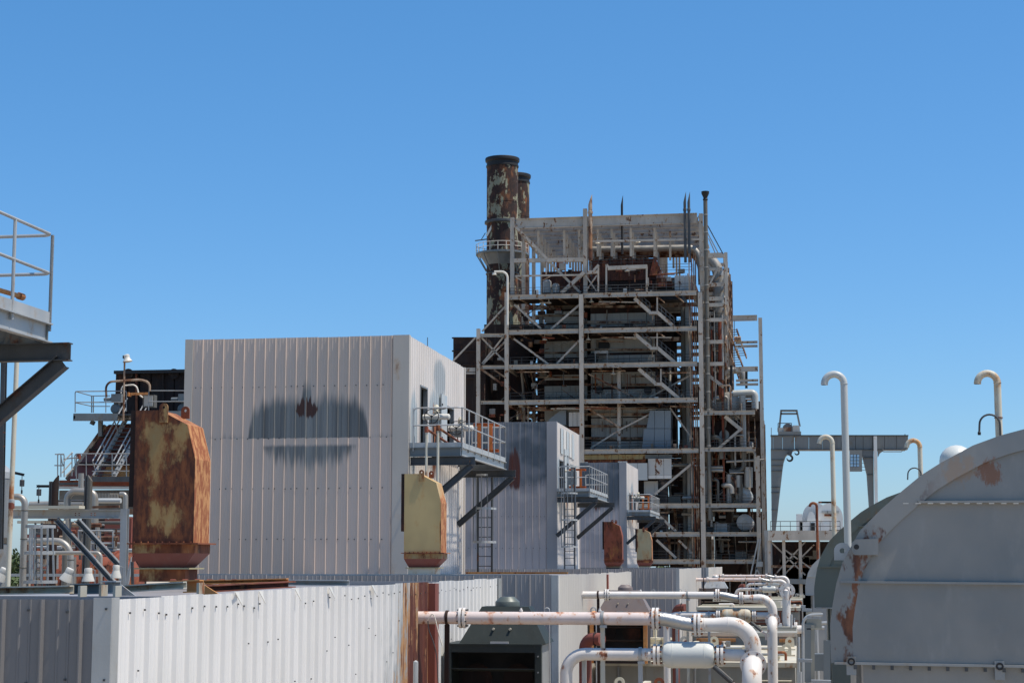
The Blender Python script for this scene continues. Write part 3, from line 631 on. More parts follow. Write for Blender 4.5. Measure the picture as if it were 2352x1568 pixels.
# floors
X0 = Tx(1164); X3 = Tx(1608); XS0 = Tx(1508); XS1 = Tx(1590)
for i, v in enumerate(LV):
    z = Tz(v)
    for a, b in ((X0, Tx(1335)), (Tx(1335), X3)):
        MB().beam((a+.26, YT, z), (b-.28, YT, z), .3, .56, 'I', t=.05).build('floor_beam', TS, tw, smooth=False)
        for dy in (9, 18, 26): MB().beam((a+.26, YT+dy, z-.1), (b-.28, YT+dy, z-.1), .3, .5).build('floor_beam', TR, tw, smooth=False)
    for X in (X0, Tx(1335), X3):
        for y0, y1 in ((0, 9), (9, 18), (18, 26)): MB().beam((X, YT+y0+.3, z-.05), (X, YT+y1-.3, z-.05), .3, .45).build('cross_beam', TR if i % 2 else TS, tw, smooth=False)
    for k in range(9):
        x = X0+1.6+k*(X3-X0-2)/9; MB().beam((x, YT+.2, z-.22), (x+.6, YT+6, z-.22), .12, .16).build('joist', TR, tw, smooth=False)
    zf = z+.2
    m = MB(); m.box(X0, XS0, YT+.4, YT+7, zf, zf+.05); m.box(XS1, X3, YT+.4, YT+25, zf, zf+.05); m.box(XS0, XS1, YT+.4, YT+3.0, zf, zf+.05)
    m.box(Tx(1232), XS0, YT+7, YT+25, zf, zf+.05)
    m.build('floor', M['rust_dark'], tw)
# boiler casing
bz0, bz1 = Tz(1300), Tz(690)
mm = MB(); mm.box(Tx(1236), Tx(1336), YT+7.2, YT+24, bz0, bz1); mm.box(Tx(1345), Tx(1500), YT+5.2, YT+24, bz0, bz1); mm.build('boiler_casing', M['rust_dark'], tw)
def panel(u0, u1, v0, v1, dy, mat, nm='siding_panel', th=.12, n=None):
    xa, xb = Tx(u0), Tx(u1); n = n or max(1, round((xb-xa)/1.15)); za, zb = Tz(v1), Tz(v0)
    for k in range(n):
        a = xa+(xb-xa)*k/n+.02; b = xa+(xb-xa)*(k+1)/n-.02
        m = MB(); m.box(a, b, YT+dy-th-random.uniform(0,.02), YT+dy, za, zb); m.build(nm, mat, tw)
def corr(u0, u1, v0, v1, dy, mat):
    m = MB(); ribbed(m, 'x', YT+dy, Tx(u0), Tx(u1), Tz(v1), Tz(v0), -1, pitch=.3, D=.05, m=.004); m.build('corrugated_siding', mat, tw, smooth=False)
for (v0, v1) in ((700, 722), (728, 756), (766, 805), (814, 836), (846, 858), (872, 918), (930, 955)):
    panel(1232, 1334, v0, v1, 7.1, M['siding'] if v0 not in (846,) else M['siding_white'])
for (v0, v1) in ((708, 738), (742, 757), (766, 800), (806, 836), (846, 880), (886, 918), (928, 950), (953, 1004), (1008, 1032)):
    corr(1347, 1498, v0, v1, 5.0, M['siding'])
for v in (704, 740, 803, 883, 951, 978, 1006):
    mem((1342, v), (1502, v), .2, .3, 4.7, 'casing_channel', TR)
for v in (725, 810, 866): mem((1230, v), (1336, v), .2, .22, 6.8, 'casing_channel', TR)
panel(1278, 1330, 696, 724, 6.9, M['siding_white'], n=6)
# grey hopper box on the right, panelled
def quad_box(pts, dy, d, mat, nm): MB().prism([PY(u, v, YT+dy) for u, v in pts], (0, d, 0)).build(nm, mat, tw, smooth=False)
for (a, b) in (((z4(690,1115)), z4(735,1115)), (z4(735,1115), z4(830,1115)), (z4(830,1115), z4(890,1115))):
    x0_, x1_ = a[0]+.4, b[0]-.4; vb = z4(0,1283)[1]
    lo = x0_-(8 if x0_ < 1495 else 0)
    quad_box([(x0_, a[1]), (x1_, a[1]), (x1_, vb), (lo, vb)], 1.5, 3, M['siding_blue'], 'hopper_panel')
for x0_, x1_ in ((635,733),(733,830),(830,890)):
    a = z4(x0_, 1287); b = z4(x1_, 1475); lo = a[0]-(5 if x0_ == 635 else 0)
    quad_box([(a[0]+.4, a[1]), (b[0]-.4, a[1]), (b[0]-.4, b[1]), (lo+.4, b[1])], 1.5, 3, M['siding_blue'], 'hopper_panel')
# grey casing with slanted top left of column two
quad_box([z3(1085,1400), z3(1215,1298), z3(1275,1298), z3(1275,1460), z3(1085,1460)], 2.2, 3, M['siding_blue'], 'inclined_duct')
panel(z3(1282,0)[0], z3(1420,0)[0], z3(0,1305)[1], z3(0,1460)[1], 2.0, M['siding_white'], n=3)
panel(z3(1282,0)[0], z3(1420,0)[0], z3(0,1475)[1], 1040, 2.0, M['rust'], n=4)
# rusty duct below the sixth floor
panel(1338, 1480, z5(0,272)[1], z5(0,318)[1], 1.6, M['rust_yellow'], n=9); panel(1338, 1480, z5(0,322)[1], z5(0,358)[1], 1.6, M['rust'], n=5)
panel(z5(740,0)[0], z5(1010,0)[0], z5(0,275)[1], z5(0,314)[1], 1.5, M['siding_blue'], n=2)
panel(z5(772,0)[0], z5(1006,0)[0], z5(0,318)[1], z5(0,480)[1], .9, M['siding_white'], 'rusted_panel', n=3)
panel(z5(772,0)[0], z5(1006,0)[0], z5(0,482)[1], z5(0,516)[1], .9, M['white_panel'], n=3)
for a, b, c, d in ((140,180,344,420),(182,475,360,420),(476,570,342,380),(572,770,362,530)):
    panel(z5(a,0)[0], z5(b,0)[0], z5(0,c)[1], z5(0,d)[1], .6, M['vent_paint'], 'loose_sheet', n=2)
panel(z5(718,0)[0], z5(860,0)[0], z5(0,534)[1], z5(0,670)[1], 2.5, M['siding_white'], n=1)
# penthouse, dark rusted
def dbox(u0, u1, v0, v1, dy, d, mat, nm):
    m = MB(); m.box(Tx(u0), Tx(u1), YT+dy, YT+dy+d, Tz(v1), Tz(v0)); return m.build(nm, mat, tw)
M['rust_pent'] = paint('rust_pent', (.06,.022,.017), .3, .5, 1.4, .85, rc=((.02,.01,.008),(.075,.022,.014),(.16,.055,.025)), dirtamt=.2)
for k in range(5): a_ = 1228+k*21.6; dbox(a_+.3, a_+21.3, 602, 664, 6.5, 14, M['rust_pent'], 'penthouse_panel')
for k in range(7): a_ = 1350+k*21.7; dbox(a_+.3, a_+21.4, 582+(k%2), 630, 5.5, 14, M['rust_pent'], 'penthouse_panel'); dbox(a_+.3, a_+21.4, 631, 672, 5.6, 14, M['rust_dark'], 'penthouse_panel')
for k in range(4): a_ = 1502+k*22; dbox(a_+.3, a_+21.7, 625, 645, 6, 12, M['rust_pent'], 'penthouse_panel')
dbox(1502, 1560, 645, 674, 7, 12, M['black'], 'penthouse')
m = MB()
for k in range(22): x = Tx(1352)+k*.38; m.lathe([(0,0),(.28,0),(.28,.3),(0,.35)], (x, YT+5.7+(k%3)*.4, Tz(584)+random.uniform(-.1,.15)), (0,0,1), 8)
m.build('roof_knobs', M['rust_dark'], tw, kind='stuff')
panel(z2(895,0)[0], z2(1105,0)[0], z2(0,935)[1], z2(0,1085)[1], 1.8, M['siding_white'], 'rusted_panel', n=4)
quad_box([z2(690,730), z2(750,860), z2(700,930), z2(640,930)], 5, 1.5, M['rust_red'], 'inclined_chute')
for (x, y0, y1, r) in ((1010,1350,1490,.55), (1100,1390,1490,.5)):
    a = z1(x, y0); b = z1(x, y1); p = PY(a[0], a[1], YT+4); q = PY(b[0], b[1], YT+4)
    MB().lathe([(0,0),(r,0),(r,p.z-q.z-.3),(r*.6,p.z-q.z-.08),(0,p.z-q.z)], q, (0,0,1), 16).build('drum', M['siding_white'] if r > .52 else M['siding'], tw)
# roof grillage
XR0 = Tx(1177); XR1 = Tx(1610)
def roofz(u, v): return PY(u, v, YT+1.5).z
for k, dy in enumerate((1.5, 4.2, 7, 10, 13, 16, 19, 22, 25)):
    zt = roofz(1400, 496); h = 1.28
    m = MB(); m.beam((XR0+.26, YT+dy, zt-h/2), (XR1-.26, YT+dy, zt-h/2), .45, h, 'I', t=.07); m.build('roof_girder', TS, tw, smooth=False)
    if k:
        for u in (1228, 1289, 1324, 1368, 1401, 1446, 1502, 1535):
            if u == 1535 and k % 2: continue
            x = Tx(u); zb = roofz(u, 592 if u < 1340 else 583); m = MB(); m.beam((x, YT+dy-.8, zb), (x, YT+dy-.8, zt-h-.004), .26, .3, 'I', Vector((0,1,0)), t=.05); m.build('hanger', TS, tw, smooth=False)
for x in (XR0, Tx(1344), XR1):
    for a, b in ((1.5, 7), (7, 13), (13, 19), (19, 25)): MB().beam((x, YT+a+.3, roofz(1400,500)-.4), (x, YT+b-.3, roofz(1400,500)-.4), .3, .7, 'I', t=.05).build('roof_girder', TS, tw, smooth=False)
mem(z1(672,790), z1(1010,1135), .32, .32, 1.2); mem(z1(1030,1165), z1(1360,1490), .3, .3, 1.4)
mem(z1(1160,1495), z1(1400,1275), .45, .45, 1.0); mem(z1(668,1155), z1(1385,1145), .4, .5, 1.3, 'girt')
mem(z1(680,1315), z1(1370,1303), .22, .2, .8, 'girt'); mem(z1(680,1325), z1(770,1375), .15, .15, 1.2, 'girt')
mem(z2(70,592), z2(1150,572), .18, .24, 1.0, 'girt'); mem(z2(20,900), z2(130,895), .4, .4, .4, 'girt')
mem(z2(230,858), z2(620,842), .4, .48, .5, 'floor_beam'); mem(z2(90,880), z2(140,825), .3, .3, .5)
for a in ((135,830,135,1095),(215,820,215,1100),(615,845,615,1100),(222,820,240,860)): mem(z2(a[0],a[1]), z2(a[2],a[3]), .2, .2, .5, 'post')
mem(z2(10,930), z2(120,1090), .16, .16, .6); mem(z2(120,930), z2(10,1090), .16, .16, .5)
for a in ((800,1150,800,1380),(1000,1165,1000,1310),(1200,1150,1200,1310)): mem(z1(a[0],a[1]), z1(a[2],a[3]), .14, .14, 1.0, 'post', TR)
# big curved header pipes beneath the roof on the right
for (y, r, dy) in ((655, .42, 9), (690, .4, 10), (720, .38, 11)):
    a = z2(700, y); b = z2(1090, y); p = PY(a[0], a[1], YT+dy); q = PY(b[0], b[1], YT+dy)
    MB().tube(bend([p-Vector((8.5,0,0)), q, q+Vector((.8,0,-1.6)), q+Vector((.8,0,-4))], 1.0), r, 12).build('header_pipe', M['tower_rusty'] if y > 680 else M['insul'], tw)
# left wing
colm(1099, 755, 1012, .45); colm(1086, 1008, 1400, .5)
for v in (770, 843, 924): mem((1104, v), (1159, v), .3, .42, 0, 'floor_beam', kind='I')
mem((1088, 1010), (1160, 1012), .45, .5, 0, 'floor_beam'); mem((1092, 849), (1062, 849), .3, .5, .5, 'floor_beam'); mem((1092, 857), (1062, 857), .3, .2, .5, 'floor_beam')
for a in ((605,155,350,430),(605,465,350,785),(605,540,360,790),(345,500,605,770),(275,500,30,755)): mem(z3(a[0],a[1]), z3(a[2],a[3]), .2, .2, .6)
mem(z3(320,830), z3(600,1030), .26, .26, 2, mat=TR); mem(z3(450,830), z3(640,960), .3, .2, 3, mat=TR)
for a in ((515,1050,480,1180),(520,1050,555,1180),(770,1060,785,1170),(710,1100,700,1170),(350,1160,430,940),(380,1160,400,940)): mem(z3(a[0],a[1]), z3(a[2],a[3]), .2, .2, 20, 'strut', M['black'])
# front bracing per storey, left bay and stairs' stringers in the right bay
for a in ((705,135,1000,400),(1425,135,1110,405),(700,510,1080,790),(1420,530,1170,790)): mem(z3(a[0],a[1]), z3(a[2],a[3]), .24, .24, .7)
for a in ((110,770,570,1005),(1090,775,660,1005),(110,1100,420,1280),(700,1145,420,1290),(420,1290,130,1470),(880,1090,1100,1390)): mem(z4(a[0],a[1]), z4(a[2],a[3]), .2, .2, 2.2, mat=TS if a[0] > 400 else TR)
mem(z4(400,735), z4(400,1475), .4, .4, 2.4, 'column'); 
mem(z5(1250,340), z5(850,670), .28, .28, .8); mem(z5(870,1120), z5(1065,1300), .3, .3, .5); mem(z5(905,890), z5(1065,1035), .3, .3, .5); mem(z5(1090,1125), z5(1260,1290), .26, .26, 1.2)
def flight(a, b, dy=.4, n=14, par=tw, w=.28, rails=True):
    p = PY(a[0], a[1], YT+dy); q = PY(b[0], b[1], YT+dy)
    m = MB(); m.beam(p, q, .12, .42); m.beam(p+Vector((0,1.0,0)), q+Vector((0,1.0,0)), .12, .42)
    o = m.build('stair_stringer', TS, par, smooth=False); m = MB()
    for k in range(1, n): c = p+(q-p)*k/n; m.box(c.x-.14, c.x+.14, c.y+.07, c.y+.93, c.z-.02, c.z+.02)
    m.build('stair_treads', TR, par)
    if rails:
        for dd in (0, 1.0):
            m = MB()
            for h in (.65, 1.15): m.tube([p+Vector((0,dd,h)), q+Vector((0,dd,h))], .035, 6)
            for k in range(5): c = p+(q-p)*k/4+Vector((0,dd,0)); m.tube([c, c+Vector((0,0,1.15))], .035, 6)
            m.build('railing', M['steel_dark'], par)
for a, b, c, d in (((545,55),(690,185),(760,185),(920,325)), ((545,388),(700,520),(760,520),(925,660)), ((585,722),(740,855),(795,858),(965,1000))):
    flight(z4(*a), z4(*b)); flight(z4(*c), z4(*d)); p = z4(*b); q = z4(*c)
    mem((p[0]-1, p[1]+3), (q[0]+1, q[1]+3), 1.1, .35, .8, 'landing'); mem((q[0], q[1]), (q[0], q[1]-33), .16, .16, .3, 'post')
for a, b in (((1190,1040),(1310,1140)), ((1400,1170),(1560,1300))): flight(z4(*a), z4(*b), .5)
mem(z4(1545,1295), z4(1335,1475), .3, .3, .6); mem(z4(1240,780), z4(1390,895), .4, .4, 1.5)
# railings on every level
def trail(u0, u1, v, dy=.15, mat=None, h=1.1, par=tw):
    p = PY(u0, v, YT+dy); q = PY(u1, v, YT+dy); zz = Tz(v)+.28; m = MB()
    for hh in (.35, .72, h): m.tube([(p.x, p.y, zz+hh-.1), (q.x, p.y, zz+hh-.1)], .03, 5)
    n = max(2, int((q.x-p.x)/1.4))
    for k in range(n+1): x = p.x+(q.x-p.x)*k/n; m.tube([(x, p.y, zz-.1), (x, p.y, zz+h-.1)], .032, 5)
    m.build('railing', mat or M['steel_dark'], par)
for v in LV[:5]: trail(1172, 1331, v, .6); trail(1340, 1500, v, .3); trail(1500, 1592, v, .5)
for v in LV[5:]: trail(1500, 1592, v, .6); trail(1616, 1735, v, .3)
trail(1616, 1738, 1035, .3); trail(1616, 1735, 952, .3)
for dy in (20, 25):
    for v in LV[1:6]: trail(1500, 1600, v, dy, M['black'])
trail(1350, 1504, 600, 4.6); trail(1500, 1590, 617, 6)
# right wing
colm(1746, 730, 1400, .45, 1.5); colm(1740, 1046, 1400, .5, 0); colm(1667, 580, 700, .4, .5)
for dy, u in ((4, 1667), (8, 1667), (13, 1667), (18, 1667), (24, 1667)):
    X = Tx(u); MB().beam((X, YT+dy, Tz(860)), (X, YT+dy, Tz(585)), .4, .4, 'I', Vector((0,1,0)), t=.05).build('column', TS if dy < 10 else TR, tw, smooth=False)
for v, t in ((592, .3), (625, .2), (660, .3), (692, .35), (706, .3), (740, .3), (790, .3), (840, .3)):
    X = Tx(1667)
    for dy in (.5, 8, 18): MB().beam((X3+.3, YT+dy, Tz(v)), (X-.22, YT+dy, Tz(v)), .22, t+.15).build('floor_beam', TS if dy < 9 else TR, tw, smooth=False)
    MB().beam((X, YT+.7, Tz(v)), (X, YT+24, Tz(v)), .2, t).build('cross_beam', TR, tw, smooth=False)
for k, (va, vb) in enumerate(((600, 690), (690, 600), (700, 780), (790, 710), (790, 850))):
    X = Tx(1667)+.05; MB().beam((X, YT+1, Tz(va)), (X, YT+12, Tz(vb)), .14, .2).build('brace', M['cream_panel'] if k < 3 else TR, tw, smooth=False)
mem(z2(1190,380), z2(1375,720), .12, .12, 1.0, mat=M['steel_dark']); mem(z2(1215,500), z2(1330,720), .12, .12, 4, mat=TS); mem(z2(1300,720), z2(1230,560), .12, .12, 7, mat=TS)
mem(z2(1200,790), z2(1300,910), .16, .16, .6); mem(z2(1330,840), z2(1195,1110), .2, .2, .4); mem(z2(1180,740), z2(1390,735), .3, .45, .3, 'floor_beam')
XW = Tx(1746)
for v, h in ((735, .7), (790, .3), (799, .3), (851, .6), (877, .3), (886, .3)):
    for dy in (1.5,): MB().beam((Tx(1690 if v > 740 else 1684), YT+dy, Tz(v)), (XW-.24, YT+dy, Tz(v)), .25, h, 'I').build('floor_beam', TS, tw, smooth=False)
for v in LV[5:]+[1035, 952]:
    MB().beam((X3+.3, YT, Tz(v)), (Tx(1739)-.3, YT, Tz(v)), .3, .5, 'I', t=.05).build('floor_beam', TS, tw, smooth=False)
    MB().beam((XW, YT+2, Tz(v)), (XW, YT+22, Tz(v)), .25, .4).build('cross_beam', TR, tw, smooth=False)
    m = MB(); m.box(X3, XW-.3, YT+.6, YT+20, Tz(v)+.2, Tz(v)+.24); m.build('floor', M['rust_dark'], tw)
for dy in (7, 14, 21):
    MB().beam((XW, YT+dy, 0), (XW, YT+dy, Tz(740 if dy < 10 else 950)), .4, .4, 'I', Vector((0,1,0)), t=.05).build('column', TR, tw, smooth=False)
# pointed gate frame at the foot of the right wing and stub wall
mem(z5(1880,1110), z5(1800,1480), .16, .16, -.6, mat=M['vent_paint']); mem(z5(1900,1110), z5(1850,1480), .16, .16, -.6, mat=M['vent_paint']); mem(z5(1855,1390), z5(1905,1490), .16, .16, -.6, mat=M['vent_paint'])
panel(z5(1912,0)[0], z5(1990,0)[0], z5(0,1030)[1], 1330, -.5, M['galv_light'], 'gusset_panel', n=2)
panel(z5(1835,0)[0], z5(1895,0)[0], z5(0,1335)[1], z5(0,1385)[1], -.8, M['vent_paint'], 'gusset_panel', n=1)
# stairs hanging outside on the right wing, rusty
for k, (va, vb) in enumerate(((798, 848), (750, 798))):
    p = Vector((Tx(1672), YT+6, Tz(va))); q = Vector((Tx(1690), YT+14, Tz(vb))); m = MB(); m.beam(p, q, .12, .35); m.beam(p+Vector((1,0,0)), q+Vector((1,0,0)), .12, .35)
    for j in range(12): c = p+(q-p)*j/12; m.box(c.x, c.x+1, c.y-.12, c.y+.12, c.z-.03, c.z+.03)
    m.build('stair_flight', M['tower_rusty'], tw)
for k in range(18):   # open grating steps seen against the sky
    a = z2(1225, 960+k*17); 
    mem((a[0], a[1]), (a[0]+15, a[1]+.5), .5, .1, 9, 'stair_tread', TR)
# inside clutter: pipes, cable drops, small tanks (all part of the tower)
rnd = random.Random(11); V3 = lambda a, b, c: Vector((a, b, c))
def pipe(pts, r, mat, nm='pipe', par=tw, seg=8): return MB().tube(pts, r, seg).build(nm, mat, par)
for u in (1586, 1592, 1597, 1601):
    pipe([(Tx(u), YT+.35, Tz(1350)), (Tx(u), YT+.35, Tz(560+rnd.randint(0,40)))], .07, M['tower_rusty'] if u != 1592 else M['rust'])
for u, r in ((1578, .45), (1566, .3)): pipe([(Tx(u), YT+4, Tz(1300)), (Tx(u), YT+4, Tz(700))], r, M['insul_dark'] if r < .4 else M['insul'])
for k in range(46):
    u = rnd.choice([rnd.uniform(1175, 1232), rnd.uniform(1505, 1598), rnd.uniform(1620, 1735), rnd.uniform(1480, 1598)]); lo = rnd.randint(3, 7)
    va = LV[lo]; vb = LV[lo-1] if u < 1610 else [952, 1035, 1162, 1227, 1289][rnd.randint(0, 3)]
    if u > 1610: va = vb+rnd.uniform(50, 110)
    pipe([(Tx(u), YT+rnd.uniform(1, 14), Tz(va)), (Tx(u)+.01, YT+rnd.uniform(1, 14)*0+4, Tz(vb))], rnd.uniform(.06, .2), rnd.choice([M['tower_rusty'], M['insul_dark'], M['insul'], TR, M['steel_dark']]))
for k in range(60):
    right = rnd.random() < .55; v = rnd.uniform(880, 1290) if right else rnd.uniform(1050, 1290); u0 = rnd.uniform(1616, 1690) if right else rnd.uniform(1500, 1570); L = rnd.uniform(10, 45)
    dy = rnd.uniform(1, 12); pipe([(Tx(u0), YT+dy, Tz(v)), (min(Tx(u0+L), Tx(1735) if right else Tx(1600)), YT+dy, Tz(v))], rnd.uniform(.06, .22), rnd.choice([M['tower_rusty'], M['insul_dark'], M['insul'], M['steel_dark']]))
for k in range(34):
    right = rnd.random() < .6; u = rnd.uniform(1622, 1725) if right else rnd.uniform(1505, 1590); v = rnd.choice([1035, 1162, 1227, 1289]); dy = rnd.uniform(2, 10)
    s_ = rnd.uniform(.3, .9); p = (Tx(u), YT+dy, Tz(v)+.25)
    m = MB()
    if rnd.random() < .5: m.lathe([(0,0),(s_*.6,0),(s_*.6,s_*1.5),(s_*.3,s_*1.8),(0,s_*1.85)], p, (0,0,1), 12)
    else: m.box(p[0]-s_, p[0]+s_, p[1], p[1]+1, p[2], p[2]+s_*1.4)
    m.build('vessel' , rnd.choice([M['insul_dark'], M['siding'], M['steel_dark'], M['rust_red'], M['cream_panel']]), tw)
for k in range(60):      # right flank: short girts, ledges and drops, rusty
    u0 = rnd.uniform(1618, 1655); v = rnd.uniform(600, 1160); dy = rnd.uniform(2, 14); L = rnd.uniform(6, 30)
    p = PY(u0, v, YT); t_ = rnd.uniform(.08, .22)
    MB().beam((p.x, YT+dy, p.z), (min(Tx(u0+L), Tx(1664 if v < 860 else 1738)), YT+dy, p.z+rnd.choice([0, 0, 0, .6, -.8])), t_, t_).build('girt', rnd.choice([TR, TR, TS, M['tower_rusty'], M['rust_red'], M['insul_dark']]), tw, smooth=False)
for k in range(34):      # bent process pipes in the right bays
    u = rnd.uniform(1622, 1715); v = rnd.uniform(880, 1260); dy = rnd.uniform(.8, 7); r_ = rnd.choice([.08, .12, .16, .24, .3]); w_ = rnd.uniform(8, 34)*rnd.choice([-1, 1]); h_ = rnd.uniform(15, 70)
    p = PY(u, v, YT); q = PY(min(max(u+w_, 1618), 1734), v+h_, YT)
    MB().tube(bend([V3(q.x, YT+dy, q.z), V3(q.x, YT+dy, p.z), V3(p.x, YT+dy, p.z), V3(p.x, YT+dy+1.5, p.z)], r_*2.2, 5), r_, 10).build('process_pipe', rnd.choice([M['insul'], M['insul'], M['insul_dark'], M['tower_rusty'], M['vent_paint']]), tw)
for k in range(40):      # brown secondary steel and cable trays hung beneath the floors
    v = rnd.choice(LV[:6])+rnd.uniform(7, 16); u0 = rnd.uniform(1180, 1540); L = rnd.uniform(20, 110); dy = rnd.uniform(.6, 5)
    p = PY(u0, v, YT); q = PY(min(u0+L, 1598), v+rnd.uniform(-2, 2), YT); MB().beam((p.x, YT+dy, p.z), (q.x, YT+dy, q.z), .14, .14).build('cable_tray', rnd.choice([TR, M['rust_red'], M['tower_rusty'], TS]), tw, smooth=False)
for k in range(26):
    u = rnd.uniform(1345, 1500); v = rnd.choice([700, 770, 850, 932, 960]); h_ = rnd.uniform(20, 60); p = PY(u, v, YT); q = PY(u, v+h_, YT)
    MB().tube([(p.x, YT+4.5, p.z), (q.x, YT+4.5, q.z)], rnd.uniform(.04, .09), 6).build('drop_line', rnd.choice([M['rust_red'], TR, M['insul_dark'], M['steel_dark']]), tw)
for k in range(70):      # dim clutter in the left bays and along the casing
    u = rnd.choice([rnd.uniform(1180, 1232), rnd.uniform(1180, 1330), rnd.uniform(1104, 1160)]); v = rnd.uniform(700, 1010) if u > 1165 else rnd.uniform(780, 1000); dy = rnd.uniform(2, 6.5); p = PY(u, v, YT); w_ = rnd.uniform(.3, 1.6); h_ = rnd.uniform(.15, 1.2)
    if rnd.random() < .5: MB().box(p.x, p.x+w_*.6, YT+dy, YT+dy+.6, p.z, p.z+h_*.7).build('junction_box', rnd.choice([M['rust_dark'], M['insul_dark'], M['siding_white'], TR, M['rust_red']]), tw)
    else: MB().beam((p.x, YT+dy, p.z), (p.x+w_*2*rnd.choice([0, 1]), YT+dy, p.z+w_*rnd.choice([1.5, -1.5, .5])), .1, .1).build('hanger_rod', rnd.choice([TR, M['tower_rusty'], M['steel_dark'], M['insul_dark']]), tw, smooth=False)
for k in range(36):      # penthouse level
    u = rnd.uniform(1235, 1595); v = rnd.uniform(606, 668); dy = rnd.uniform(2.2, 5.2); p = PY(u, v, YT); w_ = rnd.uniform(.2, .9)
    if rnd.random() < .5: MB().box(p.x, p.x+w_, YT+dy, YT+dy+.5, p.z, p.z+w_*rnd.uniform(.4, 1.6)).build('junction_box', rnd.choice([M['rust_red'], M['insul_dark'], M['siding'], TR, M['rust_dark'], M['rust']]), tw)
    else: MB().tube([(p.x, YT+dy, p.z), (p.x+rnd.choice([0, w_*4]), YT+dy, p.z+rnd.choice([w_*2, .01]))], .08, 6).build('pipe', rnd.choice([TR, M['tower_rusty'], M['rust_red'], M['insul']]), tw)
for v in LV[:6]:
    for dy in (4.4, 6.6): trail(1235, 1500, v, dy, M['steel_dark'])
for k in range(26):      # bundles of risers on the right flank
    u = rnd.choice([rnd.uniform(1618, 1662), rnd.uniform(1618, 1662), rnd.uniform(1664, 1735)]); va = rnd.uniform(700, 900) if u < 1663 else rnd.uniform(880, 1000); vb = va+rnd.uniform(120, 330); dy = rnd.uniform(1, 9)
    p = PY(u, va, YT); q = PY(u, min(vb, 1290), YT); MB().tube([(p.x, YT+dy, p.z), (p.x, YT+dy, q.z)], rnd.choice([.07, .1, .15, .22]), 8).build('riser', rnd.choice([M['tower_rusty'], TR, M['insul'], M['insul_dark'], M['rust_red']]), tw)
for k in range(50):      # small brown fittings along the girders and decks
    v = rnd.choice(LV)+rnd.uniform(-9, -4); u = rnd.uniform(1170, 1600); p = PY(u, v, YT); w_ = rnd.uniform(.15, .5)
    MB().box(p.x, p.x+w_, YT+.5, YT+.8, p.z-.1, p.z+rnd.uniform(.1, .7)).build('fitting', rnd.choice([TR, M['rust_red'], M['insul_dark'], M['siding_white'], M['rust_dark']]), tw)
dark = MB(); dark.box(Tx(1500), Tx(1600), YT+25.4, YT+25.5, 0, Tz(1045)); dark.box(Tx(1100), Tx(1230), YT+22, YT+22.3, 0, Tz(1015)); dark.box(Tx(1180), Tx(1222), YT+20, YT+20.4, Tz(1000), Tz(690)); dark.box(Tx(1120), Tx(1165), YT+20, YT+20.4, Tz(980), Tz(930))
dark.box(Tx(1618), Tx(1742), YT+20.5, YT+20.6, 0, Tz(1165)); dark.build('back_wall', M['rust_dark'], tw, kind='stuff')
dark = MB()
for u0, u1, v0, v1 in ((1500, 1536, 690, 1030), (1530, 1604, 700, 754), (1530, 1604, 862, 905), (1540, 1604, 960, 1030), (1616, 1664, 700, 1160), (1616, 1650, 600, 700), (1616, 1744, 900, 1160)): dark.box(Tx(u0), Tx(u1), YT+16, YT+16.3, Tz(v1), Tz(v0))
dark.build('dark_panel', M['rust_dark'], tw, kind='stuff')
# lamps under floors
for x, y, f in ((1085,115,z3),(1040,520,z3),(1520,520,z3),(1550,105,z3),(345,770,z4),(550,435,z4),(555,88,z4),(140,90,z4),(420,885,z2),(530,600,z2),(128,610,z2)):
    u, v = f(x, y); p = PY(u, v, YT+1.4); m = MB(); m.lathe([(.05,.35),(.08,.2),(.32,0),(.34,-.03)], p, (0,0,1), 10); m.tube([p+Vector((0,0,.3)), p+Vector((0,0,.8))], .03, 5); m.build('floor_lamp', M['lamp_white'], tw)
# round manholes and fans on the casing
for x, y, r in ((490,305,.5),(255,500,.75),(150,620,.7),(210,925,.45),(670,925,.5)):
    u, v = z4(x, y); p = PY(u, v, YT+4.6); m = MB(); m.lathe([(0,.02),(r,.02),(r,.5),(0,.5)], p, (0,1,0), 16); m.build('manhole', M['black'], tw)
for x0_, x1_, y0_, y1_ in ((980,1105,670,755),(1175,1260,670,750),(1345,1385,680,740),(1175,1260,350,395),(1345,1405,265,385)):
    a = z3(x0_, y0_); b = z3(x1_, y1_); panel(a[0], b[0], a[1], b[1], 6.7, M['rust_dark'] if x0_ < 1300 else M['siding_white'], 'hatch', n=1)
m = MB(); a = z4(172, 565); b = z4(300, 580); p = PY(*a, YT+3); q = PY(*b, YT+3); m.box(p.x, q.x, YT+2.4, YT+4, q.z, p.z+.1)
for xx in (p.x+.1, q.x-.1): m.beam((xx, YT+2.5, q.z), (xx, YT+2.5, q.z-1.7), .12, .12)
m.build('burner_platform', TS, tw, smooth=False)

# ------------------------------------------------------------------ pointed vent pipes on the tower roof
def vent_pt(u, vt, vb, r, dy, label, mat, col=True):
    p = PY(u, vt, YT+dy); q = PY(u, vb, YT+dy); t = thing('pointed_vent_pipe', label, 'vent pipe', q); H = p.z-q.z
    m = MB(); n = 12; vs = []
    base = [(cos(2*pi*k/n)*r, sin(2*pi*k/n)*r) for k in range(n)]
    m.add([(q.x+a, q.y+b, q.z) for a, b in base]+[(q.x+a, q.y+b, q.z+H-1.4*(1-(a/r+1)/2)) for a, b in base], [(k, (k+1)%n, n+(k+1)%n, n+k) for k in range(n)]+[tuple(range(n, 2*n))])
    m.build('stack_tube', mat, t)
    if col: MB().lathe([(r*1.02,0),(r*1.3,.05),(r*1.3,.3),(r*1.02,.35)], (q.x, q.y, PY(u, vt+45, YT+dy).z), (0,0,1), 12).build('collar', mat, t)
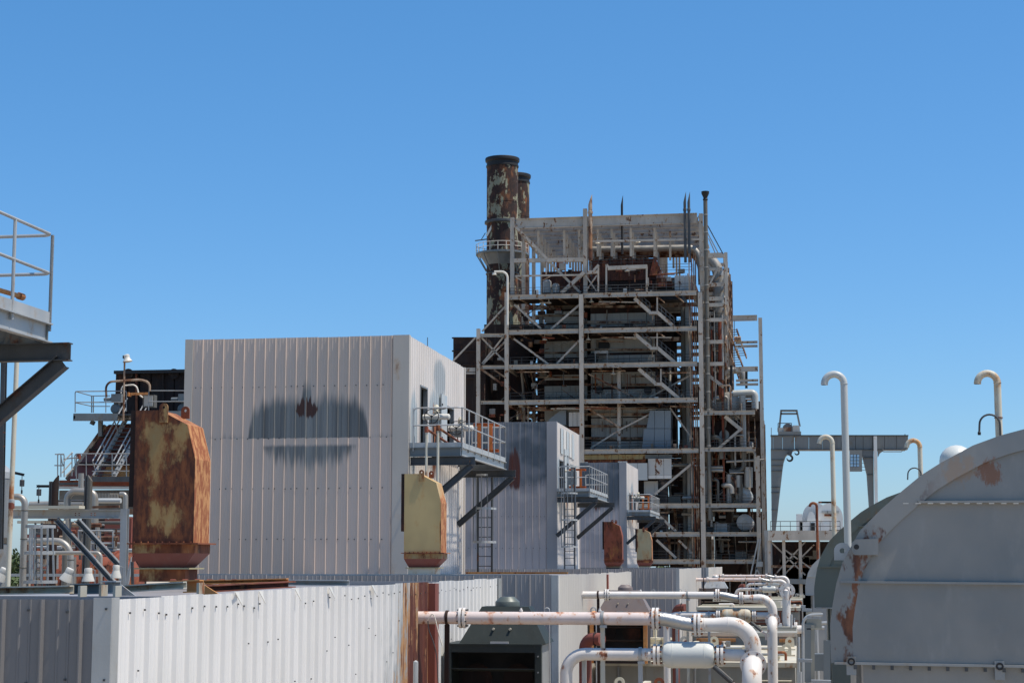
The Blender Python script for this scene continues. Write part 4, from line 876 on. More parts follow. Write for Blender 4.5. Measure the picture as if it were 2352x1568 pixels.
vent_pt(z2(58,0)[0], z2(0,125)[1], z2(0,780)[1], .25, 0, 'weathered brown slant-cut vent pipe beside the raised middle column of the tower roof', M['tower_rusty'])
vent_pt(z2(373,0)[0], z2(0,132)[1], z2(0,720)[1], .15, 3, 'thin black slant-cut vent pipe standing alone above the middle of the tower roof', M['black'], False)
vent_pt(z2(1000,0)[0], z2(0,98)[1], z2(0,800)[1], .17, .6, 'left one of two dark slant-cut vent pipes near the right end of the tower roof', M['steel_dark'])
vent_pt(z2(1040,0)[0], z2(0,98)[1], z2(0,800)[1], .17, .6, 'right one of two dark slant-cut vent pipes near the right end of the tower roof', M['steel_dark'])
# funnel-topped riser
p = PY(z2(1196,0)[0], z2(0,98)[1], YT+.2); t = thing('funnel_vent_stack', 'grey riser pipe with a dark funnel top rising above the right corner of the tower', 'vent pipe', (p.x, p.y, 0))
MB().tube([(p.x, p.y, Tz(1195)), (p.x, p.y, p.z-1.1)], .26, 12).build('riser', M['insul_dark'], t)
MB().lathe([(.27,-1.15),(.33,-1.0),(.24,-.85),(.27,-.72),(.47,-.28),(.49,0),(.4,0),(.2,-.5)], p, (0,0,1), 16).build('funnel', M['black'], t)
m = MB()
for k in range(14): z = p.z-3-k*2.2; m.lathe([(.262,0),(.3,.02),(.3,.1),(.262,.12)], (p.x, p.y, z), (0,0,1), 12)
m.build('band', M['insul'], t)
# big downcomer
a = [z2(1240,760), z2(1320,860), z2(1335,1000), z4(1345,200), z4(1352,600), z4(1385,740), z4(1430,800)]
pts = [PY(u, v, YT+6) for u, v in a]; t = thing('downcomer_pipe', 'large pale ribbed pipe curving down the right flank of the tower', 'pipe', pts[-1])
MB().tube(bend(pts, 2.5), .72, 16).build('pipe', M['insul'], t)
m = MB()
for k in range(26): c = pts[3]+(pts[4]-pts[3])*k/26; m.lathe([(.722,0),(.745,.02),(.745,.08),(.722,.1)], c, (0,0,1), 16)
m.build('lagging_bands', M['insul_dark'], t, kind='stuff')
# arched pipe and tees at the right
a = [z4(1400,740), z4(1530,750), z4(1575,830)]; pts = [PY(u, v, YT+5) for u, v in a]; o = MB().tube(bend([pts[0], pts[1]+Vector((.4,0,.2)), pts[2], pts[2]-Vector((0,0,.6))], 1.8), .42, 14).build('arched_pipe', M['insul']); tag(o, 'short arched lagged pipe right of the large ribbed pipe on the tower', 'pipe')
a = [z4(1475,955), z4(1685,945), z4(1685,1100)]; pts = [PY(u, v, YT+3) for u, v in a]; o = MB().tube(bend(pts, .5), .42, 14).build('elbow_pipe', M['vent_paint']); tag(o, 'bright silver elbow pipe at the right edge of the tower', 'pipe')
p = PY(*z4(1565,975), YT+2); q = PY(*z4(1572,1470), YT+2); o = MB().tube([p, p-Vector((0,0,1)), q], .4, 14).build('riser_pipe', M['insul']); tag(o, 'silvery vertical pipe in front of the lower tower drum', 'pipe')
for x, y in ((1460,690),(1603,745)):
    p = PY(*z4(x, y), YT+2); q = PY(*z4(x, y+ (250 if x < 1500 else 160)), YT+2); o = MB().tube([p, q], .16, 8).build('black_stack', M['black']); tag(o, 'thin black vent pipe, %s of two among the tower pipework' % ('taller left' if x < 1500 else 'shorter right'), 'vent pipe')
def drum(x, y, rz, f, label, mat, dy=3, cap=.35, L=6):
    u, v = f(x, y); p = PY(u, v, YT+dy); r = rz; t = thing('drum', label, 'drum', p)
    MB().lathe([(0,-cap),(r*.45,-cap*.85),(r*.8,-cap*.45),(r,0),(r,L),(0,L)], p, (0,1,0), 24).build('shell', mat, t)
    MB().lathe([(r*.3,-cap*.95),(r*.32,-cap*1.3),(0,-cap*1.3)], p, (0,1,0), 14).build('manway', M['insul'], t)
    MB().box(p.x-r*.5, p.x+r*.5, p.y+1, p.y+1.5, p.z-r*1.25, p.z-r*.85).build('saddle', M['steel_dark'], t)
drum(1430, 1065, 1.65, z4, 'pale round drum end on the upper right side of the tower', M['insul'])
drum(1395, 1345, 1.9, z4, 'dark brown round drum end below the pale one on the tower', M['rust_dark'])
drum(1735, 680, 1.0, z5, 'white round tank end on the third floor of the tower right side', M['vent_paint'], 2)
drum(1745, 945, 1.0, z5, 'dull cream round tank end on the second floor of the tower right side', M['siding_white'], 2)
t = thing('looped_pipework', 'grey bent process pipes between the floors at the tower right side', 'pipe', PY(*z5(1340,760), YT+1))
for P, r in (([(1345,750),(1345,430),(1530,430)], .2), ([(1375,750),(1375,480)], .35), ([(1590,440),(1735,440),(1735,240)], .3), ([(1590,750),(1590,470)], .35), ([(1330,400),(1530,400)], .15), ([(1345,790),(1365,825),(1640,825)], .2), ([(1560,345),(1940,325)], .15), ([(1690,600),(1690,480)], .45), ([(1780,600),(1780,400)], .5), ([(1700,750),(1700,480)], .3)):
    MB().tube(bend([PY(*z5(x, y), YT+1.2+r) for x, y in P], .8), r, 12).build('pipe', M['insul'] if r != .3 else M['insul_dark'], t)
p = PY(*z4(1520,440), YT+1); t = thing('hoist_block', 'small round hoist block hanging in the open frame at the right of the tower', 'hoist', p)
MB().lathe([(0,0),(.33,0),(.33,.8),(0,.8)], p-Vector((.4,0,0)), (1,0,0), 12).build('block', M['tower_rusty'], t); MB().tube([(p.x-.4, p.y, p.z), (p.x-.35, p.y, Tz(742))], .04, 5).build('cable', M['steel_dark'], t); MB().tube([(p.x-.4, p.y, p.z), (p.x-.4, p.y, Tz(860))], .04, 5).build('cable', M['steel_dark'], t)
# goose-neck lamp pole on the left of the tower
a = PY(*z1(460,1270), YT-1); b = PY(*z1(597,1300), YT-1); t = thing('gooseneck_lamp', 'white goose-neck lamp pole at the upper left corner of the tower', 'lamp', (b.x, b.y, Tz(745)))
MB().tube(bend([a, Vector((b.x, b.y, a.z)), Vector((b.x, b.y, Tz(745)))], 1.1), .14, 8).build('pole', M['lamp_white'], t); MB().lathe([(0,0),(.3,0),(.25,.25),(0,.3)], a-Vector((0,0,.4)), (0,0,1), 10).build('lamp_head', M['lamp_white'], t)

# ------------------------------------------------------------------ chimneys
def chimney(u, vt, D, R, label, walk=False):
    p = PD(u, vt, D); t = thing('chimney', label, 'chimney', (p.x, p.y, 0)); H = p.z
    for k in range(10):
        z0_ = H*k/10; z1_ = H*(k+1)/10-.004; zz0 = max(0, z0_); m = MB(); m.lathe([(R,zz0),(R,z1_-.06),(R+.03,z1_-.04),(R+.03,z1_)], (p.x, p.y, 0), (0,0,1), 40); m.build('shell_ring', M['stack_paint'], t)
    MB().lathe([(R,-1.3),(R+.1,-1.25),(R+.1,-1.05),(R+.02,-1.0),(R+.02,-.6),(R+.2,-.45),(R+.24,-.1),(R+.2,0),(R-.3,0),(R-.3,-3)], (p.x, p.y, H), (0,0,1), 40).build('crown', M['black'], t)
    if walk:
        zw = PD(u, 583, D).z; Ro = R+1.5
        MB().lathe([(R+.031,0),(Ro,0),(Ro,-.25),(R+.9,-.3),(R+.031,-1.7)], (p.x, p.y, zw), (0,0,1), 40).build('gallery', M['steel_blue'], t)
        for h in (.6, 1.2): MB().tube([(p.x+cos(2*pi*k/40)*Ro, p.y+sin(2*pi*k/40)*Ro, zw+h) for k in range(41)], .04, 6, False).build('guard_rail', M['cream_panel'], t)
        for k in range(20): a = 2*pi*k/20; MB().tube([(p.x+cos(a)*Ro, p.y+sin(a)*Ro, zw), (p.x+cos(a)*Ro, p.y+sin(a)*Ro, zw+1.2)], .045, 6).build('rail_post', M['cream_panel'], t)
        for k in range(10):
            a = 2*pi*k/10+.3; MB().beam((p.x+cos(a)*Ro*.98, p.y+sin(a)*Ro*.98, zw-.3), (p.x+cos(a)*(R+.05), p.y+sin(a)*(R+.05), zw-2.6), .12, .12).build('gallery_bracket', M['steel_blue'], t)
        MB().lathe([(R+.03,0),(R+.3,.1),(R+.3,.4),(R+.03,.5)], (p.x, p.y, PD(u, 516, D).z), (0,0,1), 40).build('stiffener_ring', M['steel_dark'], t)
        MB().lathe([(R+.03,0),(R+.12,.05),(R+.12,.2),(R+.03,.25)], (p.x, p.y, zw-3.0), (0,0,1), 40).build('stiffener_ring', M['steel_dark'], t)
        q = p.x-R-.1; zz = PD(u, 553, D).z; a = PD(1091, 553, D-1.5); b = PD(1131, 517, D-1.5); c_ = PD(1115, 535, D-1.5)
        MB().beam(a, PD(1121, 549, D-1.5), .14, .14).build('davit_arm', M['steel_dark'], t); MB().beam(PD(1118, 541, D-1.5), b, .16, .3).build('davit_arm', M['cream_panel'], t); MB().beam(PD(1105, 551, D-1.5), c_, .1, .1).build('davit_arm', M['steel_dark'], t)
    return t
chimney(1154, 365, 240, 2.2, 'tall front chimney with peeling grey paint over rust and a railed gallery', True)
chimney(1201.5-20, 403, 250.2, 2.2, 'second rusty chimney half hidden behind the taller front one')
# dark ductwork left of the tower
def bigbox(nm, label, cat, pts, Y, d, mat): 
    o = MB().prism([PY(u, v, Y) for u, v in pts], (0, d, 0)).build(nm, mat, smooth=False); return tag(o, label, cat)
t = thing('flue_duct', 'dark red-black rusted flue box left of the tower, behind the largest shed', 'duct', PY(1070, 1050, 216))
MB().prism([PY(u, v, 216) for u, v in ((1041, 774), (1115, 774), (1115, 1050), (1041, 1050))], (0, 8, 0)).build('duct_body', M['rust_dark'], t, smooth=False)
for v in (776, 806, 838, 868): MB().beam(PY(1038, v, 215.9), PY(1116, v, 215.9), .12, .18).build('stiffener', M['rust_dark'], t)
for v in (795, 805, 820): pass
t2 = thing('flue_duct', 'black lower flue body between the tower left wing and the chimney foot', 'duct', PY(1150, 1050, 222))
MB().prism([PY(u, v, 221) for u, v in ((1112, 745), (1232, 745), (1232, 760), (1212, 830), (1212, 930), (1170, 930), (1170, 975), (1060, 975), (1060, 850), (1112, 850))], (0, 6, 0)).build('duct_body', M['rust_dark'], t2, smooth=False)
# ================================================================== right side: skids, coolers, pipework, casings
def z6(x, y): return (1920+x/3.135)/1.10204, (900+y/3.135)/1.10204
def z7(x, y): return (1060+x/3.36)/1.10204, (1380+y/3.36)/1.10204
def l1(x, y): return (1700+x/4.781)/1.10204, (1400+y/4.781)/1.10204
def l2(x, y): return (1400+x/3.92)/1.10204, (1560+y/3.92)/1.10204
def V(*a): return Vector(a)
# ---- skid housings
def skid(label, u0, u1, zt, Y0, Y1, zb, mat_top, mat_side, seams=2, rust=False):
    x0 = PY(u0, 1450, Y0).x if u0 > 100 else u0; x1 = PY(u1, 1450, Y0).x if u1 > 100 else u1
    t = thing('equipment_housing', label, 'equipment housing', (x0, Y0, zb))
    n = seams
    for k in range(n):
        a = x0+(x1-x0)*k/n+.004; b = x0+(x1-x0)*(k+1)/n-.004
        MB().box(a, b, Y0-.02, Y0, zb, zt-.07).build('front_panel', mat_side, t)
    MB().box(x0, x1, Y0+.002, Y1, zb, zt-.05).build('body', mat_side, t)
    MB().box(x0-.03, x1+.03, Y0-.05, Y1, zt-.048, zt).build('roof_sheet', mat_top, t)
    m = MB(); m.box(x0-.03, x1+.03, Y0-.06, Y0-.052, zt-.1, zt+.01); m.build('roof_lip', M['cream_box'], t)
    for y in (Y0+(Y1-Y0)*.35, Y0+(Y1-Y0)*.7): MB().box(x0, x1, y, y+.03, zt+.001, zt+.035).build('roof_seam', mat_top, t)
    return t
XR_ = PY(1826, 1515, 42.8).x
k0 = skid('long cream-roofed equipment housing behind the big white silencer', -4.9, XR_, 4.62, 42.8, 51.8, 1.5, M['cream_box'], M['grey_box'], 4)
k1 = skid('nearest cream housing roof with lifting lugs at the bottom edge of the photo', -4.9, XR_, 4.62, 25.4, 34.6, 1.5, M['cream_box'], M['grey_box'], 4)
k2 = skid('low grey housing tier with rusty top strips, behind the big elbow pipe', 1590, 1829, 4.92, 53.2, 59.0, 1.5, M['grey_box'], M['grey_box'], 2)
k3 = skid('taller cream panelled housing behind the second white pipe run', 1602, 1838, 5.5, 60.2, 64.6, 1.5, M['cream_box'], M['grey_box'], 2)
k4 = skid('cream housing with dark top band behind the taller panelled one', 1640, 1843, 5.45, 76.0, 80.5, 1.5, M['cream_box'], M['rust_dark'], 2)
k5 = skid('farthest low cream housing below the small pipe loops', 1640, 1838, 5.1, 94, 101, 1.5, M['cream_box'], M['grey_box'], 2)
def lug(par, u, v, Y, z, mt, r=.1):
    m = MB(); m.plate((PY(u, v, Y).x, Y, z+r*1.2), r, (0,1,0), L=r*1.2, th=.03, hole=.42); m.build('lifting_lug', M[mt], par)
for u, mt in ((1423,'cream_box'), (1514,'rust')): lug(k1, u, 1560, 33.6, 4.62, mt)
for u, mt in ((1572,'galv_light'), (1640,'cream_box'), (1832-18,'cream_box')): lug(k0, u, 1475, 51.0, 4.62, mt, .13)
lug(k0, 1806, 1490, 46.5, 4.62, 'cream_box', .13)
for par, ua, ub, Y in ((k1, 1440, 1482, 32.5), (k0, 1556, 1600, 49.5)):
    xa = PY(ua, 1560, Y).x; xb = PY(ub, 1560, Y).x
    MB().beam((xa, Y-1.4, 4.66), (xb, Y+.6, 4.78), .12, .06).build('angle_brace', M['cream_box'], par)
for ua, ub in ((1600, 1690), (1790, 1822)): xa = PY(ua, 1470, 53.1).x; xb = PY(ub, 1470, 53.1).x; MB().box(xa, xb, 53.0, 53.1, 4.66, 4.76).build('rust_strip', M['rust_orange'], k2)
MB().box(PY(1592,1440,60).x, PY(1829,1440,60).x, 60.02, 60.1, 4.93, 5.0).build('rust_strip', M['rust'], k2)
MB().box(PY(1592,1440,56).x, PY(1829,1440,56).x, 56.0, 56.1, 4.93, 5.0).build('cable_tray', M['grey_box'], k2)
for u_, r_, mt in ((1505, .16, 'cream_box'), (1530, .13, 'cream_box'), (1478, .1, 'rust')):
    p = PY(u_, 1478, 50.3); MB().lathe([(0,0),(r_*1.5,0),(r_*1.5,.08),(r_,.09),(r_,.2),(r_*1.3,.21),(r_*1.3,.27),(.06,.28),(.06,.8),(0,.8)], V(p.x, 50.3, 4.62), (0,0,1), 18).build('nozzle', M[mt], k0)
for y_ in (45.2, 48.4): MB().tube([V(-4.2, y_, 4.7), V(-.4, y_, 4.7)], .03, 8).build('conduit', M['galv'], k0)
for x_ in (-2.4, -1.5, -.6): MB().box(x_, x_+.16, 47.2, 47.5, 4.621, 4.8).build('bracket', M['cream_box'], k0)
# ---- louvred coolers with hoods
def cooler(off, label, body, frame, hood, cap):
    Y = 24.4+off; zt = PY(1140, 1481, 24.4).z; x0 = PY(1022, 1500, 24.4).x; x1 = PY(1243, 1500, 24.4).x; D = .95; zb = 4.63; zo = -.0022*off
    t = thing('louvred_cooler', label, 'cooler', (x0, Y, zb)); zt += zo
    MB().box(x0, x0+.09, Y, Y+.1, zb, zt).build('frame_post', frame, t); MB().box(x1-.09, x1, Y, Y+.1, zb, zt).build('frame_post', frame, t)
    MB().box(x0+.091, x1-.091, Y+.003, Y+.1, zt-.10, zt).build('frame_rail', frame, t); MB().box(x0+.091, x1-.091, Y+.003, Y+.1, zt-1.05, zt-.93).build('frame_rail', frame, t)
    MB().box(x0+.091, x1-.091, Y+.003, Y+.1, zb, zt-1.06).build('lower_panel', body, t)
    MB().box(x0, x0+.02, Y+.101, Y+D, zb, zt).build('side_panel', body, t); MB().box(x1-.02, x1, Y+.101, Y+D, zb, zt).build('side_panel', M['galv'] if body == M['green'] else body, t); MB().box(x0+.021, x1-.021, Y+D-.03, Y+D, zb, zt-.02).build('back_panel', M['black'], t)
    z = zt-.32
    while z > zt-.92: MB().hexa([(x0+.092, Y+.02, z-.012), (x1-.092, Y+.02, z-.012), (x1-.092, Y+.2, z-.05), (x0+.092, Y+.2, z-.05)], [(x0+.092, Y+.02, z), (x1-.092, Y+.02, z), (x1-.092, Y+.2, z-.038), (x0+.092, Y+.2, z-.038)]).build('louvre_blade', body, t, smooth=False); z -= .31
    MB().box(x0, x1+.01, Y-.01, Y+D, zt+.001, zt+.02).build('deck', frame, t)
    xa = PY(1052, 1480, 24.4).x; xb = PY(1252, 1480, 24.4).x; xc = PY(1098, 1400, 24.4).x; xd = PY(1207, 1400, 24.4).x; zh = zt+.53
    MB().hexa([(xa, Y+.08, zt+.021), (xb, Y+.08, zt+.021), (xb, Y+D-.05, zt+.021), (xa, Y+D-.05, zt+.021)], [(xc, Y+.3, zh), (xd, Y+.3, zh), (xd, Y+D-.25, zh), (xc, Y+D-.25, zh)]).build('hood', hood, t, smooth=False)
    m = MB()
    for q in (-.12, .12): m.lathe([(0,0),(.018,0),(.018,.04),(0,.04)], ((xa+xb)/2+q-.02, Y+.16, zt+.22), (0,-1,0), 8)
    m.build('bolts', M['cream_box'], t, kind='stuff')
    MB().box((xa+xb)/2-.16, (xa+xb)/2+.1, Y+.0, Y+.03, zt+.022, zt+.05).build('handle', M['galv_light'], t)
    MB().lathe([(0,.135),(.10,.135),(.172,.07),(.177,.06),(.177,.001),(0,.001)], ((xc+xd)/2, Y+.5, zh), (0,0,1), 24).build('fan_cap', cap, t)
    for k in range(4): MB().lathe([(0,0),(.012,0),(.012,.02),(0,.02)], (x1-.045, Y-.001, zt-.15-k*.22), (0,-1,0), 6).build('bolt', M['galv'], t)
    m = MB(); 
    for q in (.35, .95): m.lathe([(.0,0),(.22,0),(.22,.02),(0,.02)], (x0+q, Y+.6, zt-.5), (0,1,0), 16)
    m.build('fan_disc', M['rust_dark'], t, kind='stuff')
    return t
cooler(0, 'dark green louvred cooler with a sloping hood and grey round cap', M['green'], M['green'], M['green'], M['greenish'])
cooler(17.4, 'rusty-framed louvred cooler with a brown hood, behind the second pipe', M['rust_dark'], M['rust_orange'], M['brown_hood'], M['brown_hood'])
cooler(64.5, 'small grey louvred cooler beyond the farthest pipe run', M['brown_hood'], M['brown_hood'], M['galv_light'], M['galv_light'])
# ---- fuel pipe runs
PW = M['pipe_white']; PP = M['pipe_pink']
def flange(par, c, ax, r, th=.035, pair=True, mat=None, bolts=8, bm=None):
    ax = V(*ax).normalized(); c = Vector(c); mat = mat or PW
    for s in ((-1, 1) if pair else (0,)):
        m = MB(); m.lathe([(r*.55, 0), (r, 0), (r, th), (r*.55, th)], c+ax*(s*th*.75-th/2), ax, 24); m.build('flange', mat, par)
    u = V(0,0,1) if abs(ax.z) < .9 else V(1,0,0); w_ = ax.cross(u); m = MB()
    for k in range(bolts):
        a = 2*pi*(k+.5)/bolts; p = c+(u*cos(a)+w_*sin(a))*r*.83; m.tube([p-ax*th*1.9, p+ax*th*1.9], .011 if r > .1 else .008, 6)
    m.build('bolts', bm or M['rust'], par, kind='stuff')
def clampband(par, c, r, mat): MB().lathe([(r+.002,-.02),(r+.016,-.018),(r+.016,.018),(r+.002,.02)], c, (1,0,0), 16).build('clamp', mat, par)
def runs(off, n, main=PP, dz=0.0, words=('nearest','first')):
    O = V(0, off, dz); B = 23.0
    def P(u, v, dy=0): return PY(u, v, B+dy)+O
    zc = P(1063, 1418).z; xs = P(985, 1418).x-.45
    X = lambda u: PY(u, 1430, B).x
    t = thing('fuel_pipe_run', words[0], 'pipe', (xs, B+off, zc))
    f1 = V(X(1506), B+off, zc)
    MB().tube([V(xs, B+off, zc), f1], .083, 20).build('straight_pipe', main, t)
    flange(t, V(X(1063), B+off, zc), (1,0,0), .135, bm=M['steel_dark']); flange(t, f1, (1,0,0), .145)
    for u in (1027, 1384): clampband(t, V(X(u), B+off, zc), .083, M['rust_dark'] if u < 1100 else M['galv'])
    for u in (1177, 1358): MB().lathe([(0,.085),(.022,.085),(.022,.11),(.012,.115),(.012,.135),(0,.135)], V(X(u+20), B+off, zc), (0,0,1), 8).build('boss', PW, t)
    f2 = V(X(1602), B+off, P(1602, 1434).z); a = f1+V(.03,0,0); b = f2-V(.03,0,0)
    m = MB(); pts = []
    for k in range(17):
        s = k/16; c = a.lerp(b, s*s*(3-2*s)); c.x = a.x+(b.x-a.x)*s; pts.append(c)
    m.tube(pts, [.088+.004*(k % 2) for k in range(17)], 20); m.build('braided_hose', M['braid'], t)
    flange(t, f2, (1,0,0), .15)
    xv = X(1729); el = bend([f2, V(xv, B+off, f2.z), V(xv, B+off, P(1729, 1545).z)], .36, 10)
    rr = [.09 if i == 0 else (.097 if i == 1 else .105) for i in range(len(el))]
    k0_ = V(X(1640), B+off, f2.z); k1_ = V(X(1668), B+off, f2.z)
    el = [el[0], k0_, k1_]+[p for p in el[1:] if p.x > k1_.x+.02]; rr = [.088, .088]+[.105]*(len(el)-2)
    MB().tube(el, rr, 22).build('elbow_pipe', PW, t)
    zr = P(1729, 1523).z
    for q in (X(1618), X(1650), X(1672)): MB().lathe([(.09 if q < X(1660) else .106, -.006),(.095 if q < X(1660) else .109, 0),(.09 if q < X(1660) else .106, .006)], V(q, B+off, f2.z), (1,0,0), 20).build('weld_seam', PW, t)
    c = V(xv, B+off-.16, zr); flange(t, c, (0,1,0), .17, pair=False, bolts=8, th=.04)
    MB().tube(bend([V(xv, B+off, zr), V(xv-.01, B+off-.52, zr-.02), V(xv-.02, B+off-.55, zr-2.2)], .26, 9), .125 if off == 0 else .115, 22).build('drop_pipe', PW, t)
    # silencer line
    s = thing('silencer_line', words[1], 'silencer', (X(1297), B+off, 5)); zs = P(1560, 1503).z
    xl = X(1300); MB().tube(bend([V(xl, B+off, zs-2.4), V(xl, B+off, zs), V(X(1506), B+off, zs)], .26, 9), .081, 20).build('elbow_pipe', PW, s)
    flange(s, V(X(1508), B+off, zs), (1,0,0), .135); xa, xb = X(1521), X(1641)
    MB().lathe([(.08,-.08),(.082,-.01),(.10,.0),(.145,.02),(.168,.07),(.17,.12),(.17,xb-xa-.12),(.168,xb-xa-.07),(.145,xb-xa-.02),(.10,xb-xa),(.08,xb-xa+.05)], V(xa, B+off, zs), (1,0,0), 32).build('silencer_body', M['vent_rusty'] if 10 < off < 40 else M['vessel'], s)
    for q in (xa+.13, xb-.13): MB().lathe([(.171,-.005),(.174,0),(.171,.005)], V(q, B+off, zs), (1,0,0), 32).build('weld_seam', M['vessel'], s)
    flange(s, V(X(1653), B+off, zs), (1,0,0), .135); MB().tube([V(xb+.02, B+off, zs), V(xv-.1, B+off, zs)], .078, 20).build('straight_pipe', PW, s)
    clampband(s, V(X(1470), B+off, zs), .081, M['galv_light'])
    p = V(X(1640), B+off-.1, zs-.14); MB().tube([p, p+V(.24, -.1, -.20)], .035, 10).build('drain_valve', M['steel_dark'], s); MB().tube([p+V(.22,-.1,-.19), p+V(.34,-.12,-.27), p+V(.34,-.12,-.4)], .022, 8).build('drain_pipe', PP, s)
    # supports
    g = thing('pipe_support', words[2], 'support', (X(1384), B+off, 3))
    for u, zt_, nm in ((1384, zc-.088, 0), (1470, zs-.088, 0), (1337, zs-.05, .2)):
        x = X(u); MB().box(x-.028, x+.028, B+off+nm-.025, B+off+nm+.025, zt_-3, zt_).build('post', M['galv_light'] if u != 1384 else M['vent_rusty'], g)
        MB().box(x-.03, x+.06, B+off+nm-.06, B+off+nm-.027, zt_-.03, zt_+.005).build('saddle_plate', M['galv_light'], g)
    x = X(1027); MB().box(x-.03, x+.03, B+off-.03, B+off+.03, zc-3, zc-.09).build('post', M['rust_dark'], g)
    # dark exhaust elbow and conduits
    e = MB().tube(bend([V(X(1325), B+off+.9, zs-2.5), V(X(1325), B+off+.9, zs+.16), V(X(1368), B+off+.75, zs+.16)], .17, 8), .085, 18).build('exhaust_elbow', M['brownred']); tag(e, words[3], 'pipe')
    clampband(e, V(X(1349)+.01, B+off+.82, zs+.16), .085, M['rust_dark']); 
    for u, v0 in ((1262, 1393), (1369, 1392)):
        a = P(u, v0+14, .8); h = MB().tube(bend([a+V(0,0,-1.6), a+V(0,0,.07), a+V(-.07,0,.07), a+V(-.07,0,-.03)], .035, 5), .009, 6).build('conduit_hook', M['galv_light']); tag(h, words[4] % ('left' if u < 1300 else 'right'), 'conduit')
    return t
runs(0, 1, PP, 0, ('nearest thick pinkish-white pipe run ending in a large downward elbow', 'nearest white silencer drum in its pipe below the thickest pipe run', 'square steel posts carrying the nearest thick pipe run', 'dark brown exhaust elbow just left of the nearest square support post', '%s thin hooked conduit just above the nearest thick pipe run'))
runs(17.9, 2, PW, -.02, ('second white pipe run with braided hose, middle distance', 'second silencer line, rust-stained drum half hidden behind the nearest elbow', 'square steel posts carrying the second pipe run', 'dark brown exhaust elbow under the second pipe run', '%s thin hooked conduit above the second pipe run'))
runs(64.4, 3, PP, -.10, ('third, far reddish-white pipe run looping down at its right end', 'far white silencer drum under the third pipe run', 'thin posts under the third pipe run', 'small brown exhaust elbow under the third pipe run', '%s tiny hooked conduit above the third pipe run'))
runs(82.5, 4, PP, -.06, ('fourth and farthest thin reddish pipe run, just above the third', 'farthest small white silencer drum, above the other far one', 'thin posts under the fourth pipe run', 'tiny brown exhaust elbow under the fourth pipe run', '%s tiny hooked conduit above the fourth pipe run'))
# S-shaped feed pipe in front of the taller housing
a = [l1(1395,450), l1(1390,600), l1(1393,930), l1(1600,915)]; pts = [PY(u, v, 59.2) for u, v in a]
t = thing('feed_pipe', 'slim white pipe dropping from the far runs and turning right at its foot', 'pipe', pts[2]); MB().tube(bend(pts, .6), .14, 14).build('pipe', PW, t); flange(t, PY(*l1(1505, 918), 59.2), (1,0,0), .24, bolts=6); flange(t, PY(*l1(1398,452), 59.1), (0,1,0), .26, pair=False, bolts=6)
p = PY(*z7(445,472), 28.4); o = MB().lathe([(.035,0),(.06,0),(.06,.03),(.035,.03)], p+V(0,-.05,0), (0,1,0), 14).build('ring_bolt', M['black']); tag(o, 'small black ring fixed to the grey strip at the end of the near enclosure', 'ring')
# grey end strip of near enclosure and thin wires
MB().box(XF-.15, XF+.03, 29.21, 29.5, 3, 6.74).build('end_post', M['galv'], eA)
pts = [PY(*z7(x, y), 22.7) for x, y in ((75, 640), (95, 600), (120, 572), (140, 620), (170, 750), (200, 850))]; o = MB().tube(bend(pts, .1), .007, 6).build('cable', M['cream_panel']); tag(o, 'thin pale cable looping beside the rusted end of the near enclosure', 'cable')
pts = [PY(*z7(x, y), 22.7) for x, y in ((78, 640), (82, 710), (130, 830), (155, 950), (165, 1169))]; o = MB().tube(bend(pts, .1), .007, 6).build('cable', M['steel_dark']); tag(o, 'thin dark cable hanging down beside the rusted end of the near enclosure', 'cable')
p = PY(955, 1522, 20.4); o = MB().tube([p-V(0,0,2), p-V(0,0,.02), p+V(.0,.0,.01)], .03, 10).build('capped_pipe', M['galv_light']); tag(o, 'short capped grey pipe standing before the rust-brown stretch of the enclosure', 'pipe')
MB().lathe([(.03,0),(.028,.02),(0,.035)], p, (0,0,1), 10).build('cap', M['galv_light'], o)

M['machine_grey'] = paint('machine_grey', (.34,.34,.32), .08, .05, 1.2, .5, dirtamt=.4)
